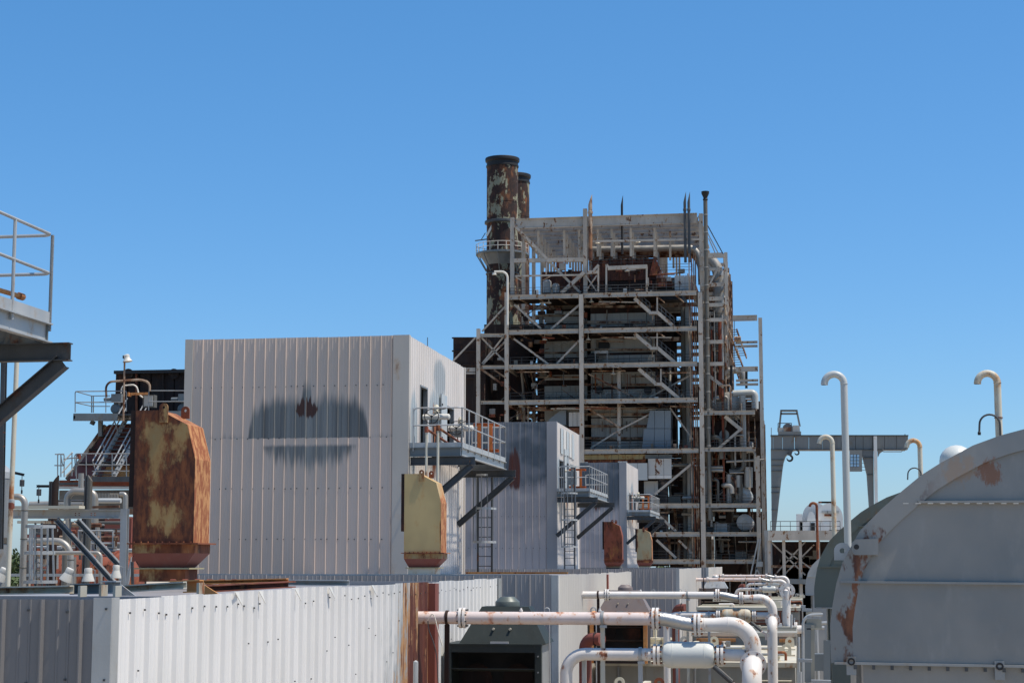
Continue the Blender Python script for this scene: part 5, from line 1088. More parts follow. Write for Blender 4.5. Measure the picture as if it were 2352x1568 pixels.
# ---- turbine casings
def casing(off, k, label, mat, rim, detail):
    SIL = [(1906,1431),(1912,1385),(1920,1340),(1934,1292),(1955,1252),(1974,1219),(2020,1172),(2069,1129),(2114,1092),(2160,1063),(2231,1025),(2291,1003),(2351,987),(2430,974),(2513,970)]
    pw = [PY(u, v, 19.2) for u, v in SIL]; R = 2.42; cx = pw[-1].x; cz = 5.95; dzc = (0, .12, -.45, -.5)[k]
    H = [((p.x-cx)/R, (p.z-cz)/R) for p in pw]; H = [(H[0][0], 0)]+H; Y = 19.0+off; cz = cz+dzc
    t = thing('turbine_casing', label, 'casing', (cx, Y, 0)); zb = 1.0
    def arch(r, z_lo, n=48, hi=None):
        L = [(cx+a*r*(1 if True else 1), cz+b*r) for a, b in H]; return L+[(2*cx-x, z) for x, z in reversed(L[:-1])]
    # rim: conical band then shell
    A = arch(R-.20, 5.95); Bq = arch(R, 5.95); m = MB(); n = len(A)
    for P_, yy in ((A, Y), (Bq, Y+.004), (Bq, Y+.04), (arch(R-.16, 5.95), Y+.041), (arch(R-.16, 5.95), Y+3.0 if detail else Y+2.4)): m.v += [(x, yy, z) for x, z in P_]
    for s in range(4): m.f += [(s*n+i, s*n+i+1, (s+1)*n+i+1, (s+1)*n+i) for i in range(n-1)]
    m.build('rim_shell', rim, t)
    ob = [o for o in bpy.data.objects if o.parent == t and o.name.startswith('rim_shell')][0]; at_ = ob.data.attributes.new('rim', 'FLOAT', 'POINT'); at_.data.foreach_set('value', [1.0 if i < n*3 else 0.0 for i in range(n*5)])
    m = MB(); b2 = arch(R-.16, 5.95); m.prism([(x, Y+(3.0 if detail else 2.4), z) for x, z in b2], (0,.02,0)); m.build('rear_wall', rim, t)
    # front plates, cut by the horizontal flanges
    lv = [5.95, 6.80, 7.64, 99]; yy = [0, .02, .05]
    lv = [z+dzc if z < 90 else z for z in lv]; full = [(x, z) for x, z in A]
    for i in range(3):
        lo, hi = lv[i], lv[i+1]; L_ = [(x, z) for x, z in full if lo-1e-6 <= z <= hi]
        def xat(z, RR=R-.20):
            pts = [(cx-(cx+a_*RR), cz+b_*RR) for a_, b_ in H]
            for (xa, za), (xb, zb_) in zip(pts, pts[1:]):
                if za <= z <= zb_ and zb_ > za: return xa+(xb-xa)*(z-za)/(zb_-za)
            return pts[0][0]
        left = [(cx-xat(lo), lo)] + [(x, z) for x, z in L_ if x < cx and z > lo+.01]; right = [(x, z) for x, z in L_ if x >= cx and z > lo+.01]+[(cx+xat(lo), lo)]
        if hi < 90: left.append((cx-xat(hi), hi)); right.insert(0, (cx+xat(hi), hi))
        MB().prism([(x, Y+yy[i], z) for x, z in left+right], (0,.015,0)).build('front_plate', mat, t, smooth=False)
    MB().box(cx-xat(5.95+dzc)+.1, cx+xat(5.95+dzc)-.1, Y+.03, Y+.75, zb, 5.949+dzc).build('lower_body', mat, t)
    for i, (z, du) in enumerate(((5.95, 0), (6.80, 0), (7.64, .25))):
        z += dzc; w_ = xat(z, R-.03)
        MB().hexa([(cx-w_+du, Y-.055, z-.012), (cx+w_, Y-.055, z-.06 if i < 2 else z-.012), (cx+w_, Y+.02, z-.06 if i < 2 else z-.012), (cx-w_+du, Y+.02, z-.012)], [(cx-w_+du, Y-.055, z+.012), (cx+w_, Y-.055, z-.035 if i < 2 else z+.012), (cx+w_, Y+.02, z-.035 if i < 2 else z+.012), (cx-w_+du, Y+.02, z+.012)]).build('flange_ledge', M['galv'] if i == 0 else rim, t, smooth=False)
    if detail:
        for j in range(14):
            x = pw[0].x+.25+j*.19; m = MB(); m.box(x-.016, x+.016, Y-.05, Y-.02, 5.89-.002*j, 5.935-.003*j); m.build('flange_bolt', M['steel_dark'], t)
        for u in (1955, 2295):
            p = PY(u, 1520 if u < 2000 else 1531, Y); b = MB(); b.box(p.x-.05, p.x+.05, Y-.04, Y-.0, p.z-.13, p.z+.06); b = b.build('bracket', M['galv'], t); MB().lathe([(.022,0),(.04,0),(.04,.02),(.022,.02)], (p.x, Y-.062, p.z+.01), (0,1,0), 12).build('bolt_eye', M['black'], b)
        for k_ in range(10):
            p = PY(2075+k_*28, 1156, Y); MB().box(p.x-.005, p.x+.05, Y-.062, Y-.056, p.z-.004, p.z+.004).build('flange_tab', M['lamp_white'], t)
        a = PY(*z6(745,1455), Y-.1); b = PY(*z6(952,1640), Y-.1)
        m = MB(); m.prism([(a.x+.04, Y-.10, a.z), (b.x, Y-.10, a.z+.005), (b.x, Y-.10, b.z+.08), (a.x+.02, Y-.10, b.z+.08), (a.x-.01, Y-.10, b.z+.12), (a.x-.01, Y-.10, a.z-.04)], (0,.025,0)); m.build('lug_plate', mat, t, smooth=False)
        MB().box(b.x-.012, b.x+.005, Y-.09, Y+.05, b.z+.08, a.z).build('lug_web', mat, t)
        p = PY(*z6(778,1515), Y-.13); MB().lathe([(0,0),(.028,0),(.028,.004),(0,.004)], (p.x, Y-.104, p.z), (0,1,0), 14).build('lug_hole_shadow', M['black'], t)
        p = PY(*z6(665,1548), Y+.5); m = MB(); m.plate((p.x, Y+.45, p.z), .09, (0,1,0), L=.1, th=.025, hole=.35); m.build('lug_plate', M['galv_light'], t)
    else:
        for a in (pi*.52, pi*.78) if k == 1 else (pi*.7,):
            p = V(cx+cos(a)*(R+.08), Y+.3, cz+sin(a)*(R+.08)); m = MB(); m.plate(p, .17, (0,1,0), L=.12, th=.04, hole=.42); m.build('lifting_lug', M['galv_light'], t)
            q = V(cx+cos(a)*(R-.25), Y-.03, cz+sin(a)*(R-.25)); q2 = V(cx+cos(a)*(R-1.1), Y-.03, cz+sin(a)*(R-1.1)); MB().beam(q, q2, .03, .08).build('radial_rib', M['cream_panel'], t)
    # skirts behind
    MB().box(cx-xat(5.95+dzc)+.05, cx+xat(5.95+dzc)-.05, Y+.76, Y+(3.0 if detail else 2.4), zb, 5.949+dzc).build('rear_skirt', rim, t)
    return t
casing(0, 0, 'huge near grey arched machine casing with bolted ledges and rust blotches, filling the right edge', M['casing'], M['casing'], True)
casing(18.2, 1, 'darker greenish arched casing directly behind the huge near one', M['greenish'], M['greenish'], False)
casing(64.5, 2, 'far pale arched casing with banded side, left of the greenish one', M['machine_grey'], M['machine_grey'], False)
o = MB().lathe([(.32,-.5),(.32,-.05),(.305,.05),(.26,.13),(.19,.2),(.1,.245),(0,.26)], PD(2197, 1053, 33), (0,0,1), 32).build('dome_cap', M['vessel']); tag(o, 'smooth white dome rising behind the top slope of the huge casing', 'dome')
# ---- goose-neck vents
def goose(p, H, r, label, mat, hook=False, arc=.195, collar=False):
    t = thing('gooseneck_vent', label, 'vent pipe', (p.x, p.y, p.z-H)); top = p.z
    pts = [V(p.x, p.y, top-H), V(p.x, p.y, top)]
    for k in range(1, 15): a = pi*k/14*.98; pts.append(V(p.x-arc+cos(a)*arc, p.y, top+sin(a)*arc))
    pts.append(pts[-1]+V(-.002, 0, -.03)); MB().tube(pts, r, 18).build('bent_pipe', mat, t)
    MB().lathe([(r+.001,0),(r+.008,.004),(r+.008,.012),(r+.001,.016)], (p.x, p.y, top-.01), (0,0,1), 16).build('weld_ring', mat, t)
    MB().lathe([(0,0),(r*.86,0)], pts[-1]-V(0,0,.002), (0,0,1), 16).build('dark_mouth', M['black'], t)
    if collar: MB().lathe([(r+.001,0),(r+.014,.004),(r+.014,.02),(r+.001,.024)], (p.x, p.y, top-.72), (0,0,1), 16).build('clamp', M['rust'], t)
    if hook:
        q = V(p.x+.02, p.y-.12, top-1.3); P = [q+V(0,0,-H+1.3), q+V(0,0,.4)]
        P = [q+V(0,0,-.3), q+V(-.01,0,.45)]
        for k in range(1, 13): a = pi*k/12; P.append(V(q.x-.01-.20+cos(a)*.20, q.y, q.z+.45+sin(a)*.20))
        P.append(P[-1]+V(-.01,0,-.16)); h = MB().tube(P, .021, 10).build('hooked_conduit', M['steel_dark']); return t, h, P[-1]
    return t, None, None
vA = PD(*z6(678, 222), 35); goose(vA, 5.5, .072, 'tallest plain grey goose-neck vent pipe, left of the huge casing', M['vent_paint'])
vB = PD(*z6(1895, 215), 35); _, h, e = goose(vB, 4.5, .072, 'rust-streaked goose-neck vent pipe rising behind the top of the huge casing', M['vent_rusty'], True, collar=True); tag(h, 'thin dark hooked conduit beside the vent pipe at far right', 'conduit'); MB().lathe([(0,-.05),(.03,-.05),(.034,0),(.022,.02),(0,.02)], e, (0,0,1), 10).build('tip', M['black'], h)
vC = PD(*z6(585, 692), 53.2); goose(vC, 4.5, .073, 'thinner rust-topped goose-neck vent just left of the tallest one', M['vent_rusty'])
vD = PD(*z6(1280, 722), 53.2); _, h, e = goose(vD, 4.5, .073, 'rust-brown goose-neck vent overlapping the right end of the crane beam', M['vent_rusty'], True); tag(h, 'small thin hooked conduit below the right end of the crane beam', 'conduit')
vE = PD(*z6(462, 1195), 112); goose(vE, 8, .085, 'thin rusty red-brown goose-neck pipe in front of the pale turbine deck', M['rust'], arc=.22)
# ---- narrow gap clutter between housings and casings
t = thing('service_frame', 'pale pipe rail bending down beside the left edge of the huge casing', 'pipe rail', PY(*l1(1590,1568), 30))
MB().tube(bend([PY(*l1(1590,1800), 30), PY(*l1(1590,745), 30), PY(*l1(1830,738), 30)], .3), .026, 10).build('rail', M['galv_light'], t)
for a, b, w_, mt in (((1630,815),(1815,812),.3,'grey_box'), ((1645,855),(1645,1560),.12,'steel_blue'), ((1690,860),(1690,1560),.1,'grey_box'), ((1880,1050),(1880,1560),.2,'steel_blue')):
    p = PY(*l1(*a), 32); q = PY(*l1(*b), 32); MB().beam(p, q, .12, w_, 'I').build('frame_member', M[mt], t, smooth=False)
MB().box(*(lambda p, q: (p.x, q.x, 33, 33.3, q.z, p.z))(PY(*l1(1700,1215), 33), PY(*l1(1900,1420), 33))).build('control_box', M['steel_blue'], t)
for k, (x, y, x2) in enumerate(((1525,1290,1700),(1640,770,1810),(1560,640,1620),(1575,680,1700),(1690,1545,1930))):
    p = PY(*l1(x, y), 27); q = PY(*l1(x2, y+6), 27); MB().beam(p, q, .1, .045).build('tread_edge', M['galv_light'], t)
for x, y0, y1 in ((1540,1010,1568),(1530,1410,1568),(1450,740,800),(1560,1430,1568)):
    MB().tube([PY(*l1(x, y0), 29), PY(*l1(x, y1+100), 29)], .02, 8).build('stanchion', M['galv_light'], t)
o = tag(MB().box(1.0, 2.4, 60, 62, 0, 5.6).build('dark_skid', M['steel_dark']), 'dark equipment skid in the gap left of the far pale casing', 'equipment')
m = MB()
for k in range(6): m.tube(bend([V(.2+k*.3, 50+k, 3), V(.2+k*.3, 50+k, 5.2+.1*(k%3)), V(.7+k*.3, 50+k, 5.2+.1*(k%3))], .2), .05, 8)
o = m.build('pipe_cluster', M['galv_light'], kind='stuff'); 
# ---- turbine deck with white machine, gantry crane
td = thing('turbine_deck', 'long white-edged turbine deck with railing right of the tower', 'deck', PD(1764, 1240, 198))
YD = 200.0
def DP(u, v, dy=0): return PY(u, v, YD+dy)
a = DP(1764, 1218); b = DP(2000, 1240)
MB().box(a.x, b.x+6, YD, YD+.4, b.z, a.z).build('edge_beam', M['tower_steel'], td); MB().box(a.x, b.x+6, YD+.41, YD+30, a.z-.4, a.z-.05).build('deck_slab', M['tower_steel'], td)
MB().box(a.x, b.x+6, YD+12, YD+12.3, 0, b.z).build('back_wall', M['rust_dark'], td)
for u in (1766, 1800, 1838, 1880): x = DP(u, 1250).x; MB().beam((x, YD+1, 0), (x, YD+1, b.z), .35, .35, 'I', V(0,1,0)).build('column', M['tower_steel'], td, smooth=False)
for p, q in (((1770,1243),(1850,1320)), ((1850,1243),(1765,1335)), ((1800,1260),(1870,1310)), ((1870,1250),(1800,1320))): MB().beam(DP(*p, 1.5), DP(*q, 1.5), .16, .16).build('brace', M['tower_steel'], td)
MB().beam(DP(1760, 1332, .5), DP(1870, 1336, .5), .3, .55).build('lower_beam', M['steel_blue'], td); MB().beam(DP(1765, 1300, 6), DP(1880, 1300, 6), .2, .3).build('lower_beam', M['tower_rusty'], td)
for k in range(16):
    u = random.uniform(1772, 1868); p = DP(u, random.uniform(1255, 1300), 9); MB().box(p.x, p.x+random.uniform(.3, 1.2), p.y, p.y+1, 0, p.z).build('wall_panel', random.choice([M['insul_dark'], M['insul_dark'], M['rust_dark']]), td)
p = DP(1770, 1218, .2); q = DP(1930, 1218, .2)
for h in (.5, 1.05): MB().tube([p+V(0,0,h), q+V(0,0,h)], .035, 6).build('guard_rail', M['steel_dark'], td)
for k in range(8): c = p+(q-p)*k/7; MB().tube([c, c+V(0,0,1.05)], .035, 6).build('rail_post', M['steel_dark'], td)
tm = thing('turbine_machine', 'white humped turbine housing standing on the turbine deck', 'turbine', DP(1880, 1216, 4))
def hump(u0, u1, vt, vb, dy, d, nm, mat, par=tm):
    c0 = DP(u0, vb, dy); c1 = DP(u1, vb, dy); H = DP(u0, vt, dy).z-c0.z; w_ = c1.x-c0.x; P_ = [(c0.x, c0.y, c0.z)]
    for k in range(15): a = pi*k/14; P_.append((c0.x+w_/2-cos(a)*w_/2, c0.y, c0.z+H*(.45+.55*sin(a))))
    P_.append((c1.x, c1.y, c0.z)); MB().prism(P_, (0, d, 0)).build(nm, mat, par)
hump(*z6(350,0)[:1], z6(560,0)[0], z6(0,1165)[1], 1216, 6, 5, 'rear_hood', M['machine']); hump(z6(465,0)[0], z6(672,0)[0], z6(0,1168)[1], 1216, 4, 5, 'front_hood', M['machine']); hump(z6(388,0)[0], z6(455,0)[0], z6(0,1235)[1], 1216, 3, 2, 'small_hood', M['machine'])
for x0_, x1_, y0_ in ((298,350,1255),(325,470,1318),(470,560,1330)):
    p = DP(*z6(x0_, y0_), 2.6); q = DP(*z6(x1_, 1385), 2.6); MB().box(p.x, q.x, p.y, p.y+1.5, q.z, p.z).build('cabinet', M['machine'], tm)
p = DP(*z6(415,1325), 2.4); q = DP(*z6(448,1385), 2.4); MB().box(p.x, q.x, p.y, p.y+.2, q.z, p.z).build('door', M['black'], tm)
for x in (475, 500, 525, 548): p = DP(*z6(x, 1155), 6); MB().box(p.x, p.x+.8, p.y, p.y+.3, p.z-.2, p.z).build('top_rail', M['rust'], tm)
for k in range(5): p = DP(*z6(500+k*22, 1230+(k%2)*25), 3.8); MB().box(p.x, p.x+.7, p.y-.1, p.y+.1, p.z-.25, p.z).build('fitting', M['rust_red' if k % 2 else 'siding'], tm)

cr = thing('gantry_crane', 'grey gantry crane with long box beam above the turbine deck', 'crane', PD(1780, 1218, 206)); YC = 209.0; CG = M['crane_grey']
def CP(x, y, dy=0): return PY(*z6(x, y), YC+dy)
def cpoly(pts, dy, d, nm, mat=CG, par=cr): return MB().prism([CP(x, y, dy) for x, y in pts], (0, d, 0)).build(nm, mat, par, smooth=False)
xs = [97, 115, 190, 285, 400, 510, 605, 660, 770, 830, 905, 1000, 1095, 1188]
for a, b in zip(xs, xs[1:]): cpoly([(a+1.5,636),(b-1.5,636),(b-1.5,740),(a+1.5,740)], 0, 2.2, 'beam_panel')
cpoly([(95,628),(1190,628),(1190,636),(95,636)], -.15, 2.5, 'top_flange', M['steel_dark']); cpoly([(97,740),(1170,740),(1170,745),(97,745)], -.15, 2.5, 'bottom_flange', M['steel_dark'])
cpoly([(1160,620),(1166,620),(1166,628),(1160,628)], 0, .3, 'end_stop', CG); cpoly([(99,570),(104,570),(104,628),(99,628)], 0, .15, 'end_stop', CG)
cpoly([(97,746),(290,746),(250,760),(215,795),(198,845),(190,900),(135,1385),(105,1385)], 0, 2.0, 'left_leg')
for y, x in ((822,200),(868,193),(910,188),(1040,172),(1082,168),(1218,153)): cpoly([(99,y),(x,y),(x,y+4),(99,y+4)], -.12, .1, 'leg_stiffener', M['steel_dark'])
cpoly([(722,746),(912,746),(918,1385),(893,1385),(862,940),(845,870),(828,800),(795,762)], 0, 2.0, 'right_leg')
for y, x in ((805,832),(940,862)): cpoly([(x,y),(912,y),(912,y+4),(x,y+4)], -.12, .1, 'leg_stiffener', M['steel_dark'])
cpoly([(913,638),(940,638),(950,1385),(927,1385)], -.5, .6, 'ladder_post', M['machine']); cpoly([(948,746),(1000,746),(965,770),(950,800)], 0, 1.5, 'knee_plate')
for P_ in ([(722,748),(800,748),(822,790),(822,918),(722,918)],): cpoly(P_, -1.5, .15, 'cab_back', M['steel_dark'])
for P_ in ([(722,748),(822,748),(822,782),(722,782)], [(722,880),(822,880),(822,918),(722,918)], [(800,783),(822,783),(822,879),(800,879)], [(722,783),(728,783),(728,879),(722,879)]): cpoly(P_, -3.0, .15, 'cab_panel')
k = NT('glass_pale'); k.put(k.b.inputs['Base Color'], (.35,.55,.72)); k.b.inputs['Roughness'].default_value = .1; M['glass'] = k.m
cpoly([(729,784),(799,784),(799,878),(729,878)], -2.95, .03, 'window_pane', M['glass'])
for x in (752, 776): cpoly([(x,784),(x+4,784),(x+4,878),(x,878)], -3.02, .05, 'window_bar', M['steel_dark'])
for y in (805, 830, 855): cpoly([(729,y),(799,y),(799,y+3),(729,y+3)], -3.02, .05, 'window_bar', M['steel_dark'])
for y in (790, 820, 850, 880, 905): cpoly([(822,y),(848,y),(848,y+3),(822,y+3)], -2, .1, 'cab_stair', M['steel_dark'])
def hook(x, y, s, nm):
    c = CP(x, y, -.5); R_ = s; pts = [c+V(R_*.1,0,R_*2.0), c+V(R_*.1,0,R_*1.1)]+[c+V(cos(a)*R_, 0, sin(a)*R_) for a in [1.2-4.4*k/12 for k in range(13)]]
    MB().tube(pts, [R_*.25]*2+[R_*.38]*9+[R_*.3,R_*.25,R_*.18,R_*.1], 8).build(nm, M['black'], cr)
hook(247, 812, .24*1.35, 'hook'); hook(304, 768, .24, 'hook')
cpoly([(225,775),(235,790),(262,785),(275,745),(250,745)], -.6, .4, 'hook_block', M['steel_dark']); cpoly([(290,745),(320,745),(308,757)], -.6, .3, 'hook_block', M['steel_dark'])
for y in (750, 763): MB().tube(bend([CP(985, y-12, -.4), CP(990, y, -.4), CP(1135, y, -.4), CP(1142, y-12, -.4)], .15), .04, 6).build('conduit', CG, cr)
tr = thing('crane_trolley', 'hoist trolley with tall frame riding on the left end of the crane beam', 'crane trolley', CP(245, 628))
cpoly([(155,600),(338,600),(338,627),(155,627)], 0, 2.2, 'base', CG, tr); cpoly([(150,570),(205,570),(205,600),(150,600)], .3, 1, 'motor', M['siding'], tr)
MB().lathe([(0,0),(.62,0),(.62,1.2),(0,1.2)], CP(232, 578, .5), (0,1,0), 18).build('drum_wheel', M['crane_grey'], tr); cpoly([(270,552),(325,552),(330,600),(270,600)], .3, 1.2, 'winch_box', M['siding'], tr); cpoly([(200,565),(262,565),(262,600),(200,600)], .1, .3, 'gear_box', M['tower_rusty'], tr)
for a, b in (((180,430),(163,600)), ((302,430),(328,560)), ((176,460),(308,460))): MB().beam(CP(*a, .6), CP(*b, .6), .22, .22).build('frame_post', CG, tr)
cpoly([(175,428),(308,428),(308,437),(175,437)], .3, 1.2, 'frame_top', M['steel_dark'], tr)
for a, b in (((155,535),(262,535)), ((155,535),(155,600)), ((262,535),(262,600))): MB().tube([CP(*a, .1), CP(*b, .1)], .05, 6).build('guard_rail', M['steel_dark'], tr)

# ---- roof clutter on the housings: conduits, valves, small boxes
rc = random.Random(21)
for par, x0_, x1_, y0_, y1_, zt_ in ((k0, -3.6, -.3, 43.4, 51.4, 4.62), (k0, -3.6, -.3, 43.4, 51.4, 4.62), (k2, -2.4, -.5, 53.6, 58.6, 4.92), (k3, -2.8, .2, 60.6, 64.3, 5.5), (k4, -3.0, .2, 76.4, 80, 5.45), (k5, -2.5, .4, 94.5, 100.5, 5.1)):
    for q in range(11):
        x = rc.uniform(x0_, x1_); y = rc.uniform(y0_, y1_); a = rc.random(); mt = rc.choice([M['cream_box'], M['galv'], M['vent_rusty'], M['pipe_white'], M['rust']])
        if a < .35: MB().box(x, x+rc.uniform(.08, .3), y, y+.2, zt_+.001, zt_+rc.uniform(.06, .2)).build('roof_box', mt, par)
        elif a < .7: MB().tube(bend([V(x, y, zt_-.02), V(x, y, zt_+rc.uniform(.08, .22)), V(x+rc.uniform(-.6, .6), y, zt_+rc.uniform(.08, .2))], .06, 5), rc.uniform(.015, .035), 8).build('roof_pipe', mt, par)
        else: MB().lathe([(0,0),(.05,0),(.05,.03),(.03,.04),(.03,.1),(.055,.11),(.055,.13),(0,.13)], V(x, y, zt_), (0,0,1), 12).build('roof_valve', mt, par)
for x_ in (-4.35, -2.5): MB().tube([V(x_, 42.7, 2.5), V(x_, 42.7, 4.5)], .03, 8).build('conduit', M['galv'], k0)
for x_, z_ in ((-1.7, 4.1), (-.7, 4.2)): MB().tube([V(x_-.5, 42.72, z_), V(x_+.5, 42.72, z_)], .02, 6).build('conduit', M['cream_box'], k0)
for u_ in (1700, 1790): x_ = PY(u_, 1400, 60.2).x; MB().box(x_, x_+.06, 60.10, 60.13, 4.95, 5.35).build('panel_strap', M['rust'], k3)
for zz in (5.36, 5.05): MB().box(PY(1606,1450,60.2).x, PY(1835,1450,60.2).x, 60.14, 60.16, zz, zz+.03).build('panel_seam', M['rust'], k3)
for a, b, r_ in ((l1(402, 780), l1(402, 725), .012), (l1(450, 780), l1(447, 730), .012), (l1(1440, 840), l1(1450, 745), .015), (l1(1485, 900), l1(1485, 790), .015)):
    o = MB().tube([PY(*a, 59.8), PY(*b, 59.8), PY(*b, 59.8)+V(.03,0,.02)], r_*2, 6).build('vent_tube', M['galv_light'], k3)
# ================================================================== left background: heat recovery unit, pipes, lamps
def a2(x, y): return x/3.733/1.10204, (880+y/3.733)/1.10204
def a3(x, y): return x/4.9/1.10204, (1180+y/4.9)/1.10204
Y8 = 84.0
def Q(x, y, dy=0, f=a2, Y=None): return PY(*f(x, y), (Y8 if Y is None else Y)+dy)
def S(n, pts, r, mat, par=None, Y=Y8, f=a2, dy=0, br=.3, seg=8): return MB().tube(bend([PY(*f(x, y), Y+dy) for x, y in pts], br), r, seg).build(n, mat, par)
def Bm(n, a, b, w_, h, mat, par=None, Y=Y8, f=a2, dy=0, kind='box'): return MB().beam(PY(*f(*a), Y+dy), PY(*f(*b), Y+dy), w_, h, kind).build(n, mat, par, smooth=False)
def Bx(n, x0, y0, x1, y1, Y, d, mat, par=None, f=a2):
    p = PY(*f(x0, y0), Y); q = PY(*f(x1, y1), Y); return MB().box(p.x, q.x, Y, Y+d, q.z, p.z).build(n, mat, par)
hr = thing('flue_breeching', 'black rusted breeching box behind the left edge of the largest shed', 'duct', Q(1400, 700, 3))
for k in range(6):
    x = 1095+k*110; Bx('side_panel', x+1, 232, min(1900, x+109), 640, Y8+4, 5, M['rust_dark'], hr)
Bx('top_plate', 1075, 215, 1900, 230, Y8+3.6, 6, M['black'], hr)
for x, y in ((1210, 245), (1640, 245)): MB().lathe([(0,0),(.28,0),(.28,.1),(0,.1)], Q(x, y, 3.85), (0,1,0), 16).build('port', M['rust_dark'], hr)
for x in (1290, 1540): Bm('stiffener', (x, 240), (x, 600), .1, .1, M['rust'] if x == 1290 else M['rust_dark'], hr, dy=3.9)
# sloping red-brown duct with panels
sd = thing('sloped_duct', 'large sloping red-brown duct behind the stairs at left', 'duct', Q(900, 1240, 2))
L0, L1 = (1010, 735), (640, 1245)
rows = [0, .2, .45, .7, 1.0]
for i in range(4):
    for j in range(3):
        def pt(s, t):
            xl = L0[0]+(L1[0]-L0[0])*t; y = L0[1]+(L1[1]-L0[1])*t; xr = 1560; return (xl+(xr-xl)*s, y)
        a, b = rows[i]+.006, rows[i+1]-.006; s0, s1 = j/3+.003, (j+1)/3-.003
        P_ = [Q(*pt(s0, a), 2.2-a*2), Q(*pt(s1, a), 2.2-a*2), Q(*pt(s1, b), 2.2-b*2), Q(*pt(s0, b), 2.2-b*2)]
        MB().prism(P_, (0, .3, .1)).build('duct_panel', M['brownred'] if (i < 3 or j == 0) else M['rust_orange'], sd, smooth=False)
Bm('edge_angle', (1000, 735), (635, 1245), .2, .2, M['tower_rusty'], sd, dy=1.2)
for t_ in (.2, .45, .7): y = 735+t_*510; Bm('duct_rib', (1010-370*t_, y), (1560, y+8), .12, .12, M['rust_dark'], sd, dy=2-t_*2)
Bx('duct_foot', 560, 1250, 1560, 1300, Y8+.5, 3, M['rust_red'], sd)
Bm('roof_edge', (540, 1320), (1560, 1322), .15, .13, M['galv_light'], sd, dy=-.5); Bx('clad_wall', 560, 1345, 1560, 1560, Y8+.5, 2, M['insul_dark'], sd)
for k in range(14): x = 930+k*14; Bm('clad_rib', (x, 1372), (x, 1430), .05, .1, M['insul'], sd, dy=-.1)
# upper platform
up = thing('upper_platform', 'dark railed upper platform at left with the stairs leading up to it', 'platform', Q(900, 650))
Bm('edge_channel', (695, 655), (1110, 655), .1, .38, M['steel_blue'], up); Bm('edge_channel', (1420, 625), (1900, 625), .1, .3, M['steel_blue'], up)
p = Q(700, 620); q = Q(1900, 620); MB().box(p.x, q.x, Y8+.1, Y8+3.5, p.z-.12, p.z-.04).build('deck', M['steel_dark'], up); Bm('kick_plate', (705, 672), (705, 640), .1, .1, M['steel_dark'], up)
G = M['galv']
for P_ in ([(710,610),(710,412),(1195,408),(1195,600)], [(712,515),(1190,513)], [(1405,600),(1405,405),(1900,405)], [(1408,508),(1900,505)]): S('handrail', P_, .028, G, up, br=.1)
MB().tube([Q(715,412), Q(870,455,1.8), Q(1040,452,1.8)], .025, 6).build('handrail', G, up); MB().tube([Q(715,518), Q(870,552,1.8), Q(1040,552,1.8)], .025, 6).build('handrail', G, up)
for x in (1000,): S('post', [(x, 405), (x, 612)], .026, G, up)
for x in (866, 882): S('post', [(x, 455), (x, 612)], .03, M['steel_blue'], up, dy=1.8)
Bm('support_column', (950, 690), (950, 835), .2, .2, M['steel_blue'], up, dy=1); Bm('bracket', (860, 700), (890, 715), .2, .2, M['steel_dark'], up, dy=.5)
# stairs
st = thing('steel_stairs', 'steep grey steel stairs in front of the sloping red-brown duct', 'stairs', Q(890, 1210))
def stair_line(P0, P1, w_, nm, mat, r=None):
    p = Q(*P0, 1.5-.0); q = Q(*P1, -.4)
    return MB().beam(p, q, w_, w_*2.2).build(nm, mat, st, smooth=False) if r is None else MB().tube([p, q], r, 8).build(nm, mat, st)
stair_line((1205,650), (890,1212), .10, 'stringer', M['galv_light']); stair_line((1400,650), (1075,1212), .10, 'stringer', M['galv_light'])
for a, b in (((1203,475),(876,1067)), ((1194,565),(900,1105)), ((1388,475),(1072,1070)), ((1384,562),(1095,1110))): stair_line(a, b, 0, 'handrail', M['galv_light'], .035)
for k in range(14):
    f = k/13; a = Q(1200-300*f, 682+515*f, 1.4-1.8*f); b = Q(1390-300*f, 682+515*f, 1.4-1.8*f); MB().box(a.x, b.x, a.y-.1, a.y+.14, a.z-.03, a.z+.02).build('tread', M['steel_dark'], st)
for a, b in (((1085,700),(1115,790)), ((970,905),(1000,985)), ((876,1065),(910,1180)), ((1170,905),(1200,985)), ((1072,1070),(1110,1200))):
    f = (a[1]-475)/740; MB().tube([Q(*a, 1.4-1.8*f), Q(*b, 1.4-1.8*f)], .035, 6).build('rail_post', G, st)
# lower platform
lp = thing('lower_platform', 'lower grey railed landing at the foot of the steep stairs at left', 'platform', Q(1000, 1230, -1))
for P_ in ([(715,1210),(705,1000),(1560,998)], [(708,1103),(1560,1106)], [(870,1165),(1560,1160)]): S('handrail', P_, .028, G, lp, dy=-1, br=.15)
for x in (722, 815, 1060, 1195): S('post', [(x, 1000), (x, 1250)], .03, G, lp, dy=-1)
Bm('edge_beam', (870, 1240), (1560, 1240), .1, .26, M['steel_dark'], lp, dy=-1); Bm('edge_beam', (560, 1285), (870, 1278), .1, .12, M['steel_dark'], lp, dy=-1)
for P_ in ([(545,1220),(545,1000),(600,1008)], [(575,1220),(575,1000)], [(606,1220),(606,1010)], [(680,1210),(680,990)], [(520,1005),(605,1003)], [(515,1110),(600,1112)], [(575,1020),(590,1100),(605,1105)], [(600,1050),(735,1035)]): S('rail', P_, .03, G, lp, dy=-1.5, br=.1)
for a, b in (((600,1075),(685,985)), ((585,1180),(680,1075)), ((620,1210),(690,1140))): S('stair_rail', [a, b], .035, M['cream_panel'], lp, dy=-1.5)
Bx('red_box', 728, 1005, 750, 1048, Y8-1.2, .2, M['rust_red'], lp)
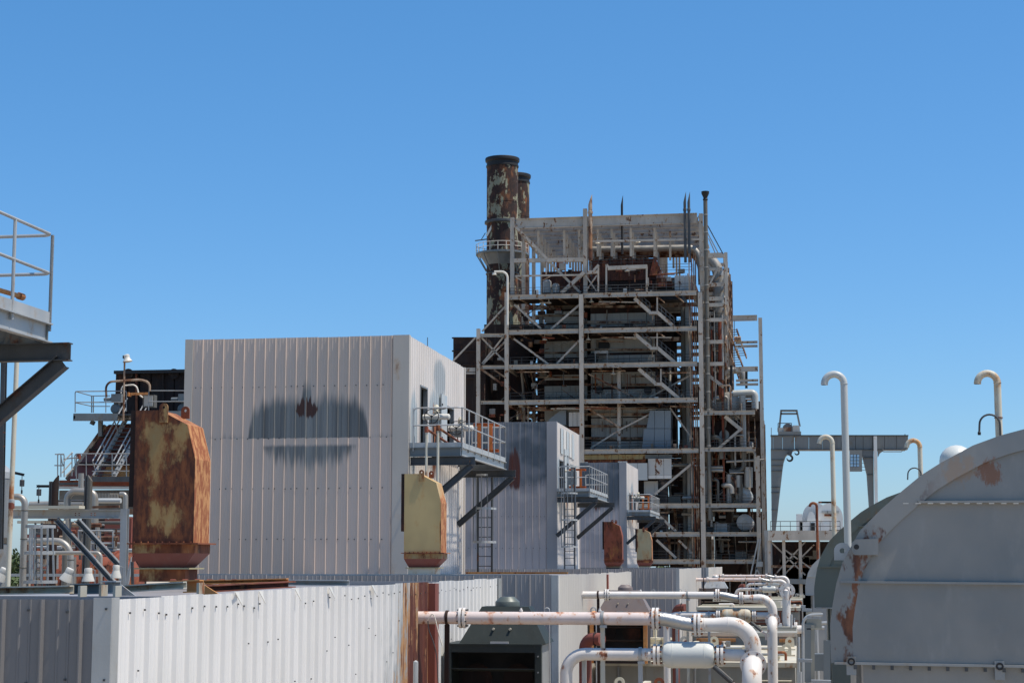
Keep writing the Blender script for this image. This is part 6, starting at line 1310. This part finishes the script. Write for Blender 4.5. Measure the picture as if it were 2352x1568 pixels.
# actuators at the upper platform, bent conduit
for x, lab in ((1095, 'blue-grey damper drive box on the left of the upper platform at left'), (1730, 'blue-grey damper drive at the right end of the upper platform, beside the shed')):
    t = thing('damper_drive', lab, 'actuator', Q(x, 600, 1)); Bx('gear_box', x-45, 435, x+48, 505, Y8+1, .5, M['steel_blue'], t); p = Q(x-110, 487, 1.2); MB().lathe([(0,0),(.09,0),(.1,.05),(.1,.4),(0,.4)], p, (1,0,0), 12).build('motor', M['steel_blue'], t)
    MB().lathe([(0,0),(.18,0),(.26,.05),(.26,.2),(0,.2)], Q(x-10, 575, 1.2), (0,1,0), 20).build('hand_drum', M['steel_blue'], t)
    Bx('pedestal', x-20, 505, x+20, 612, Y8+1.6, .3, M['steel_dark'], t)
o = S('bent_conduit', [(1005,465),(998,322),(1335,300),(1415,330),(1415,410)], .06, M['tower_rusty'], br=.9); tag(o, 'wide bent conduit arching over the upper platform at left, rusty at its right end', 'conduit')
o = S('inner_conduit', [(1145,430),(1150,360),(1290,345),(1310,440),(1350,470)], .04, M['cream_panel'], br=.6, dy=.5); tag(o, 'smaller bent conduit below the wide arched one on the upper platform', 'conduit')
o = Bm('orange_bar', (1215, 437), (1400, 432), .12, .12, M['rust_orange']); tag(o, 'orange rusty bar across the upper platform at left', 'bar')
Bx('end_cap', 1205, 420, 1218, 456, Y8-.15, .3, M['rust_orange'], o)
t = thing('junction_box', 'grey-brown junction box beside the top of the steep stairs', 'box', Q(1400, 560, .5)); Bx('cabinet', 1350, 445, 1455, 560, Y8+.6, .4, M['insul_dark'], t); Bx('cover', 1362, 455, 1440, 550, Y8+.55, .05, M['siding'], t)
t = thing('lamp_post', 'thin lamp post with white dish head above the upper platform', 'lamp', Q(1165, 560, -.5)); S('pole', [(1165,690),(1178,100)], .05, M['tower_rusty'], t, dy=-.5)
p = Q(1205, 128, -.5); ax = V(-.18,0,1).normalized(); MB().lathe([(.25,-.02),(.24,0),(.14,.18),(.14,.21),(.15,.31),(.11,.35),(0,.36)], p, ax, 18).build('lamp_head', M['lamp_white'], t)
MB().box(p.x-.24, p.x-.13, p.y-.08, p.y+.08, p.z+.15, p.z+.3).build('ballast', M['steel_dark'], t)
# ---- mid-distance pipes, all on frames at 34-60 m
def tp(n, label, pts, r, mat, Y, f=a3, br=.35, cat='pipe', bands=0):
    t = thing(n, label, cat, PY(*f(*pts[-1]), Y)); P_ = bend([PY(*f(x, y), Y) for x, y in pts], br, 8); MB().tube(P_, r, 16).build('pipe', mat, t)
    if bands:
        a, b = P_[-2], P_[-1]
        for k in range(bands): c = a+(b-a)*(k+.2)/bands; MB().lathe([(r+.001,-.012),(r+.006,-.008),(r+.006,.008),(r+.001,.012)], c, (b-a).normalized(), 16).build('band', M['insul_dark'], t)
    return t
I = M['insul']
tp('lagged_pipe', 'tall lagged pipe elbow beside the brown pipe at far left', [(120,375),(310,375),(268,1900)], .065, I, 33, bands=4)
tp('lagged_pipe', 'big silvery pipe arch above the steel frame at left', [(835,1900),(835,310),(1050,310),(1175,330),(1178,700)], .105, I, 50, br=.4, bands=0)
tp('lagged_pipe', 'lagged pipe running left to right then down behind the caged ladder at left', [(330,925),(875,925),(872,1900)], .075, I, 37.5, bands=4)
tp('lagged_pipe', 'slimmer lagged pipe with elbow ending right of the diagonal braces at left', [(320,1072),(1248,1072),(1243,1900)], .045, I, 36.5, br=.1)
tp('lagged_pipe', 'thick lower vertical pipe behind the diagonal brace at left', [(820,800),(795,1900)], .085, M['insul_dark'], 41)
tp('lagged_pipe', 'bright horizontal silver pipe joining the far left frame column', [(1140,425),(1500,425)], .09, M['vent_paint'], 60)
tp('lagged_pipe', 'thin dull horizontal pipe passing behind the two dark posts at left', [(620,427),(1140,427)], .04, M['steel_dark'], 58)
tp('lagged_pipe', 'low horizontal lagged pipe just above the pale frame beam at left', [(370,475),(1040,465)], .13, I, 62)
tp('lagged_pipe', 'short grey pipe elbow above the pale frame column at left', [(1490,345),(1557,345),(1557,540)], .07, I, 45, br=.1)
tp('lagged_pipe', 'thin vertical grey pipe between the two dark posts at left', [(1008,85),(1003,300)], .1, I, 62)
t = thing('brown_riser', 'tan-brown riser pipe running up under the near left platform', 'pipe', PY(*a3(95,1480), 21)); MB().tube([PY(*a3(80,1900), 21), PY(*a2(180, -400), 21.3)], .032, 14).build('pipe', M['vent_rusty'], t)
MB().lathe([(.033,-.04),(.039,-.035),(.039,.035),(.033,.04)], PY(*a3(142,485), 21), (0,0,1), 14).build('coupling', M['rust_red'], t); MB().lathe([(.033,-.03),(.037,-.028),(.037,.028),(.033,.03)], PY(*a3(146,435), 21), (0,0,1), 14).build('coupling', M['galv_light'], t)
p = PY(*a2(45, -200), 24); q = PY(*a2(2, 1900), 24); o = MB().beam(p, q, .07, .07, 'I', V(0,1,0)).build('dark_post', M['steel_dark'], smooth=False); tag(o, 'slim dark steel post at the far left edge behind the tan pipe', 'post')
m = MB(); [m.beam(PY(*a2(30, y), 23.9), PY(*a2(50, y), 23.9), .012, .012) for y in (800, 930)]; m.build('step_bolt', M['rust'], o, kind='stuff')
t = thing('lined_tank', 'grey ribbed tank wall with a pale band cut off by the left edge', 'tank', PY(*a3(40,900), 30))
c = PY(*a3(-260, 900), 31); R_ = PY(*a3(85, 900), 31).x-c.x; zt_ = PY(*a3(60, 70), 31).z; zm = PY(*a3(60, 150), 31).z; zk = PY(*a3(60, 920), 31).z
m = MB(); m.v = []; n = 160
for z in (zm-12, zm):
    for k in range(n): rr = R_*(1 if k % 2 else .985); m.v.append((c.x+cos(2*pi*k/n)*rr, c.y+sin(2*pi*k/n)*rr, z))
m.f = [(k, (k+1)%n, n+(k+1)%n, n+k) for k in range(n)]; m.build('ribbed_shell', M['galv'], t, smooth=False)
MB().lathe([(R_*1.0,zm),(R_*1.01,zm),(R_*1.01,zt_),(R_*.9,zt_+.08),(0,zt_+.5)], (c.x, c.y, 0), (0,0,1), 48).build('top_band', M['galv_light'], t)
MB().lathe([(R_*1.0,zk-.06),(R_*1.012,zk-.05),(R_*1.012,zk+.05),(R_*1.0,zk+.06)], (c.x, c.y, 0), (0,0,1), 48).build('hoop', M['insul_dark'], t)
# steel frame with braces
fr = thing('pipe_rack', 'pale rusty steel pipe frame with two diagonal braces at left', 'steel frame', PY(*a3(1550,1460), 35))
def FB(a, b, w_, h, mat, nm, kind='I', Y=35): return MB().beam(PY(*a3(*a), Y), PY(*a3(*b), Y), w_, h, kind).build(nm, mat, fr, smooth=False)
FB((165,590), (1510,590), .14, .19, M['galv_light'], 'main_beam'); MB().box(PY(*a3(165,515), 35).x, PY(*a3(1075,515), 35).x, 34.6, 34.9, PY(*a3(165,532), 35).z, PY(*a3(165,497), 35).z).build('top_flange', M['cream_box'], fr)
FB((1550,525), (1520,1900), .14, .14, M['galv_light'], 'column'); FB((700,655), (1430,1460), .12, .10, M['galv'], 'diagonal_brace', 'C', 34.8); FB((950,655), (1520,1270), .12, .10, M['galv'], 'diagonal_brace', 'C', 35.2)
FB((225,690), (800,690), .1, .06, M['cream_box'], 'lower_rail', 'box', 36); FB((1590,560), (1900,560), .12, .12, M['tower_rusty'], 'side_beam', 'box', 35.4)
FB((1150,505), (1480,495), .05, .05, M['tower_rusty'], 'small_pipe', 'box', 34.7)
m = MB()
for x in (935, 980, 1130, 1175):
    for y in (580, 605): m.lathe([(0,0),(.012,0),(.012,.02),(0,.02)], PY(*a3(x, y), 34.9), (0,1,0), 6)
m.build('bolts', M['rust'], fr, kind='stuff')
for i, (x0_, yb, x1_, xw, yw) in enumerate(((185, 105, 300, 272, 205), (455, 245, 610, 481, 320))):
    t = thing('spring_hanger', ('dark hanging counterweight %s') % ('nearer the left edge, beside the tan pipe' if i == 0 else 'on a short arm left of the first dark post'), 'pipe hanger', PY(*a3(xw, yw), 45))
    MB().beam(PY(*a3(x0_, yb-25*(1-i)), 45), PY(*a3(x1_, yb), 45), .05, .07, 'I').build('arm', M['black'], t, smooth=False)
    p = PY(*a3(xw, yw+42), 45); q = PY(*a3(xw, yw-40), 45); MB().lathe([(0,0),(.055,0),(.065,.01),(.065,q.z-p.z-.01),(.055,q.z-p.z),(0,q.z-p.z)], p, (0,0,1), 14).build('spring_can', M['steel_dark'], t)
    MB().tube([p-V(0,0,.2), q+V(0,0,.12)], .01, 6).build('rod', M['black'], t); MB().lathe([(0,-.04),(.025,-.04),(.025,.06),(0,.06)], p-V(0,0,.16), (0,0,1), 8).build('turnbuckle', M['black'], t)
for x0_, x1_, y0_, lab in ((605, 645, 185, 'square dark post with a round rusty capped pipe, left of two at left'), (1045, 1090, 110, 'square dark post with a slant-cut pipe, right of two at left')):
    t = thing('dark_column', lab, 'column', PY(*a3(x0_, 500), 47)); p = PY(*a3(x0_, y0_), 47); q = PY(*a3(x1_+8, y0_), 47)
    for k in range(2): MB().box(p.x+(q.x-p.x)*k/2+.01, p.x+(q.x-p.x)*(k+1)/2-.01, 47, 47.3, p.z-8, p.z).build('web', M['steel_dark'], t)
    c = PY(*a3((x0_+85 if x0_ < 1000 else 1120), 140), 46.8); r_ = .10 if x0_ < 1000 else .065; n = 16; zt0 = PY(*a3(x0_, 100), 46.8).z
    base = [(cos(2*pi*k/n)*r_, sin(2*pi*k/n)*r_) for k in range(n)]; sg = 1 if x0_ < 1000 else -1
    MB().add([(c.x+a, c.y+b, zt0-8) for a, b in base]+[(c.x+a, c.y+b, zt0-r_*1.6+sg*a*1.4) for a, b in base], [(k, (k+1)%n, n+(k+1)%n, n+k) for k in range(n)]+[tuple(range(n, 2*n))]).build('slant_pipe', M['insul_dark'] if x0_ > 1000 else M['rust_dark'], t)
# caged ladder left
lc = thing('caged_ladder', 'grey ladder cage standing behind the near enclosure at far left', 'ladder', PY(*a3(500,1450), 31))
for i, (y, x0_, x1_) in enumerate(((745,345,660), (1072,330,655), (1430,315,685))):
    c = PY(*a3((x0_+x1_)/2, y), 31); hw = (PY(*a3(x1_, y), 31).x-PY(*a3(x0_, y), 31).x)/2; m = MB(); P_ = [V(c.x+cos(a)*hw, c.y+sin(a)*.36, c.z) for a in [-.1+3.34*k/14 for k in range(15)]]
    P_ = [V(c.x-cos(2*pi*k/22)*hw, c.y+sin(2*pi*k/22)*.36, c.z) for k in range(22)]
    for a, b in zip(P_, P_[1:]): m.beam(a, b, .012, .055)
    m.build('cage_hoop', M['galv_light'], lc)
for x, x2, dy in ((372,368,.1), (430,428,.3), (515,510,-.36), (590,590,.33), (650,668,.0), (400,395,-.3)):
    p = PY(*a3(x, 745), 31+dy); q = PY(*a3(x2, 1440), 31+dy); MB().beam(p, q, .035, .012).build('cage_strap', M['galv_light'], lc)
for x in (440, 520): MB().beam(PY(*a3(x, 700), 31.4), PY(*a3(x, 1700), 31.4), .03, .03).build('stringer', M['steel_dark'], lc)
for k in range(12): y = 760+k*62; MB().tube([PY(*a3(440, y), 31.4), PY(*a3(520, y), 31.4)], .012, 6).build('rung', M['galv'], lc)
# floodlights on short posts
def flood(x, y, tilt, label, Y=30, s=.085):
    t = thing('floodlight', label, 'lamp', PY(*a3(x, y+100), Y)); p = PY(*a3(x, y), Y); ax = V(tilt, 0, 1).normalized()
    MB().lathe([(s*1.0,-.01),(s*1.35,-.03),(s*1.3,0),(s*.85,.11),(s*.8,.13)], p-ax*.05, ax, 20).build('shade', M['lamp_white'], t)
    MB().lathe([(s*.8,.08),(s*.84,.09),(s*.84,.19),(s*.75,.21),(0,.215)], p-ax*.05, ax, 20).build('housing', M['lamp_white'], t)
    b = p+V(.10, .05, -.3); MB().tube([p+ax*.16+V(0,.02,0), p+V(.11,.03,.12), p+V(.12,.03,-.35)], .012, 6).build('bracket', M['galv'], t)
flood(830, 1365, .45, 'white floodlight tilted to the left behind the near enclosure, left of the diagonal brace'); flood(1095, 1370, -.03, 'white bell-shaped floodlight hanging straight, just left of the lower end of the diagonal brace')
flood(1440, 1330, 0, 'white floodlight partly hidden by the pale frame column at left', 31, .075); flood(10, 1360, .5, 'white floodlight at the very left edge just above the near enclosure')
# dim machinery behind
bt = thing('rusty_vessel', 'large brown rusted horizontal vessel behind the floodlights at left', 'vessel', PY(*a3(1000,1400), 55)); p = PY(*a3(560,1420), 55); q = PY(*a3(1420,1420), 55)
MB().lathe([(0,-.5),(.7,-.4),(1.25,0),(1.25,q.x-p.x),(.7,q.x-p.x+.4),(0,q.x-p.x+.5)], V(p.x, 56, p.z-.3), (1,0,0), 28).build('shell', M['rust_red'], bt)
for k in range(5): MB().lathe([(1.251,-.04),(1.32,-.03),(1.32,.03),(1.251,.04)], V(p.x+(q.x-p.x)*(k+.5)/5, 56, p.z-.3), (1,0,0), 28).build('stiffener', M['rust_red'], bt)
ms = thing('machinery_bay', 'dark cluttered machinery bay with brown walls behind the pipes at left', 'building', PY(*a3(900,1400), 66))
for k in range(8):
    x = 330+k*170; Bx('wall_panel', x+3, 620+40*(k%2) if x > 850 else (700 if x > 480 else 840), x+167, 2100, 68, 1, M['rust_dark'] if k % 3 else M['brownred'], ms, f=a3)
Bx('wall_panel', 1300, 650, 1620, 1100, 64, 1, M['brownred'], ms, f=a3)
rn = random.Random(5)
for k in range(130):
    x = rn.uniform(340, 1480); y = rn.uniform(700, 1420); Y = rn.uniform(52, 66); mt = rn.choice([M['tower_rusty'], M['insul_dark'], M['steel_dark'], M['insul'], M['rust_red'], M['galv_light']])
    if rn.random() < .5: S('pipe', [(x, y), (x, y+rn.uniform(80, 500))], rn.uniform(.02, .09), mt, ms, Y=Y, f=a3, seg=6)
    elif rn.random() < .6: S('pipe', [(x, y), (x+rn.uniform(60, 380), y)], rn.uniform(.02, .08), mt, ms, Y=Y, f=a3, seg=6)
    else: Bx('cabinet', x, y, x+rn.uniform(25, 90), y+rn.uniform(30, 100), Y, .5, mt, ms, f=a3)
rl = thing('grey_guardrail', 'short pale guardrail seen between the two diagonal braces at left', 'railing', PY(*a3(1100,1000), 48))
for y in (797, 952): MB().tube([PY(*a3(970, y), 48), PY(*a3(1405, y), 48)], .025, 8).build('rail', M['galv_light'], rl)
for x in (975, 1200, 1245, 1400): MB().tube([PY(*a3(x, 790), 48), PY(*a3(x, 1010), 48)], .025, 8).build('post', M['galv_light'], rl)
m = MB(); p = PY(*a3(1590,1290), 30.5); o = thing('slanted_plate', 'pale slanted plate at the foot of the frame beside the largest rusty duct', 'plate', p); MB().prism([PY(*a3(x, y), 30.5) for x, y in ((1545,1460),(1625,1120),(1620,1240),(1590,1460))], (0,.05,0)).build('sheet', M['galv_light'], o, smooth=False); MB().prism([PY(*a3(x, y), 30.55) for x, y in ((1630,1120),(1700,1120),(1700,1170),(1635,1180))], (0,.05,0)).build('flap', M['brownred'], o, smooth=False)
MB().tube([PY(*a3(1640,1180), 30.4), PY(*a3(1645,1460), 30.4)], .03, 8).build('rod', M['steel_dark'], o)
# a few trees behind the plant
def tree(x, y, h, label):
    t = thing('broadleaf_tree', label, 'tree', (x, y, 0)); MB().tube([(x, y, 0), (x+.2, y, h*.35), (x, y, h*.7)], [.35,.25,.1], 8).build('trunk', M['bark'], t)
    for k in range(5):
        a = k*1.3; m_ = MB().tube([(x, y, h*(.3+.07*k)), (x+cos(a)*h*.2, y+sin(a)*h*.2, h*(.5+.07*k))], [.12,.04], 6).build('limb', M['bark'], t)
    m = MB(); r3 = random.Random(int(x*7)); cl = [(r3.gauss(0, .2)*h, r3.gauss(0, .2)*h, h*(.62+r3.gauss(0, .15))) for _ in range(26)]
    for cx_, cy_, cz_ in cl:
        for _ in range(70):
            p = V(x+cx_+r3.gauss(0, .05)*h, y+cy_+r3.gauss(0, .05)*h, cz_+r3.gauss(0, .045)*h); a = V(r3.gauss(0,1), r3.gauss(0,1), r3.gauss(0,1)).normalized()*.22; b = a.cross(V(r3.gauss(0,1), r3.gauss(0,1), 1)).normalized()*.16
            n_ = len(m.v); m.v += [tuple(p-a), tuple(p+b), tuple(p+a), tuple(p-b)]; m.f.append((n_, n_+1, n_+2, n_+3))
    m.build('crown', M['leaf'], t, smooth=False)
for i, (u, v, Y, h, lab) in enumerate(((45, 1232, 150, 9.2, 'green tree far behind the plant at the left edge'), (95, 1225, 170, 10, 'green tree glimpsed behind the ladder cage at left'), (140, 1230, 160, 9.6, 'green tree right of the one behind the ladder cage'), (1790, 1300, 300, 8, 'dark green tree under the turbine deck'), (1560, 1300, 262, 8.5, 'dark green tree glimpsed through the base of the tower'))):
    p = PY(u, 1292, Y); tree(p.x, p.y, h, lab)

# ---- what repeats shares a group
GROUPS = {'corrugated_shed': 'corrugated sheds in a row', 'filter_enclosure': 'ribbed metal enclosures', 'access_platform': 'railed platforms on the sheds', 'caged_ladder': 'caged ladders',
          'valve_actuator': 'white valve actuators', 'orange_bracket': 'orange brackets on the platforms', 'duct_cowl': 'rusty duct cowls', 'pointed_vent_pipe': 'slant-cut vent pipes on the tower',
          'chimney': 'chimneys behind the tower', 'flue_duct': 'dark flue ducts beside the chimney', 'equipment_housing': 'cream equipment housings', 'louvred_cooler': 'louvred coolers with hoods',
          'fuel_pipe_run': 'white pipe runs', 'silencer_line': 'silencer lines', 'pipe_support': 'pipe supports', 'exhaust_elbow': 'brown exhaust elbows', 'conduit_hook': 'hooked conduits over the pipes',
          'turbine_casing': 'arched turbine casings', 'gooseneck_vent': 'goose-neck vents', 'hooked_conduit': 'hooked conduits beside the vents', 'lagged_pipe': 'lagged pipes at left', 'spring_hanger': 'hanging counterweights',
          'dark_column': 'dark posts with capped pipes', 'floodlight': 'white floodlights', 'broadleaf_tree': 'trees behind the plant', 'damper_drive': 'damper drives', 'drum': 'drums in the tower', 'black_stack': 'thin black vents in the tower', 'cable': 'cables by the near enclosure'}
for o in bpy.data.objects:
    if o.parent is None and 'category' in o:
        b_ = o.name.split('.')[0]
        if b_ in GROUPS: o['group'] = GROUPS[b_]
for o in bpy.data.objects:
    if '_o' in o: del o['_o']
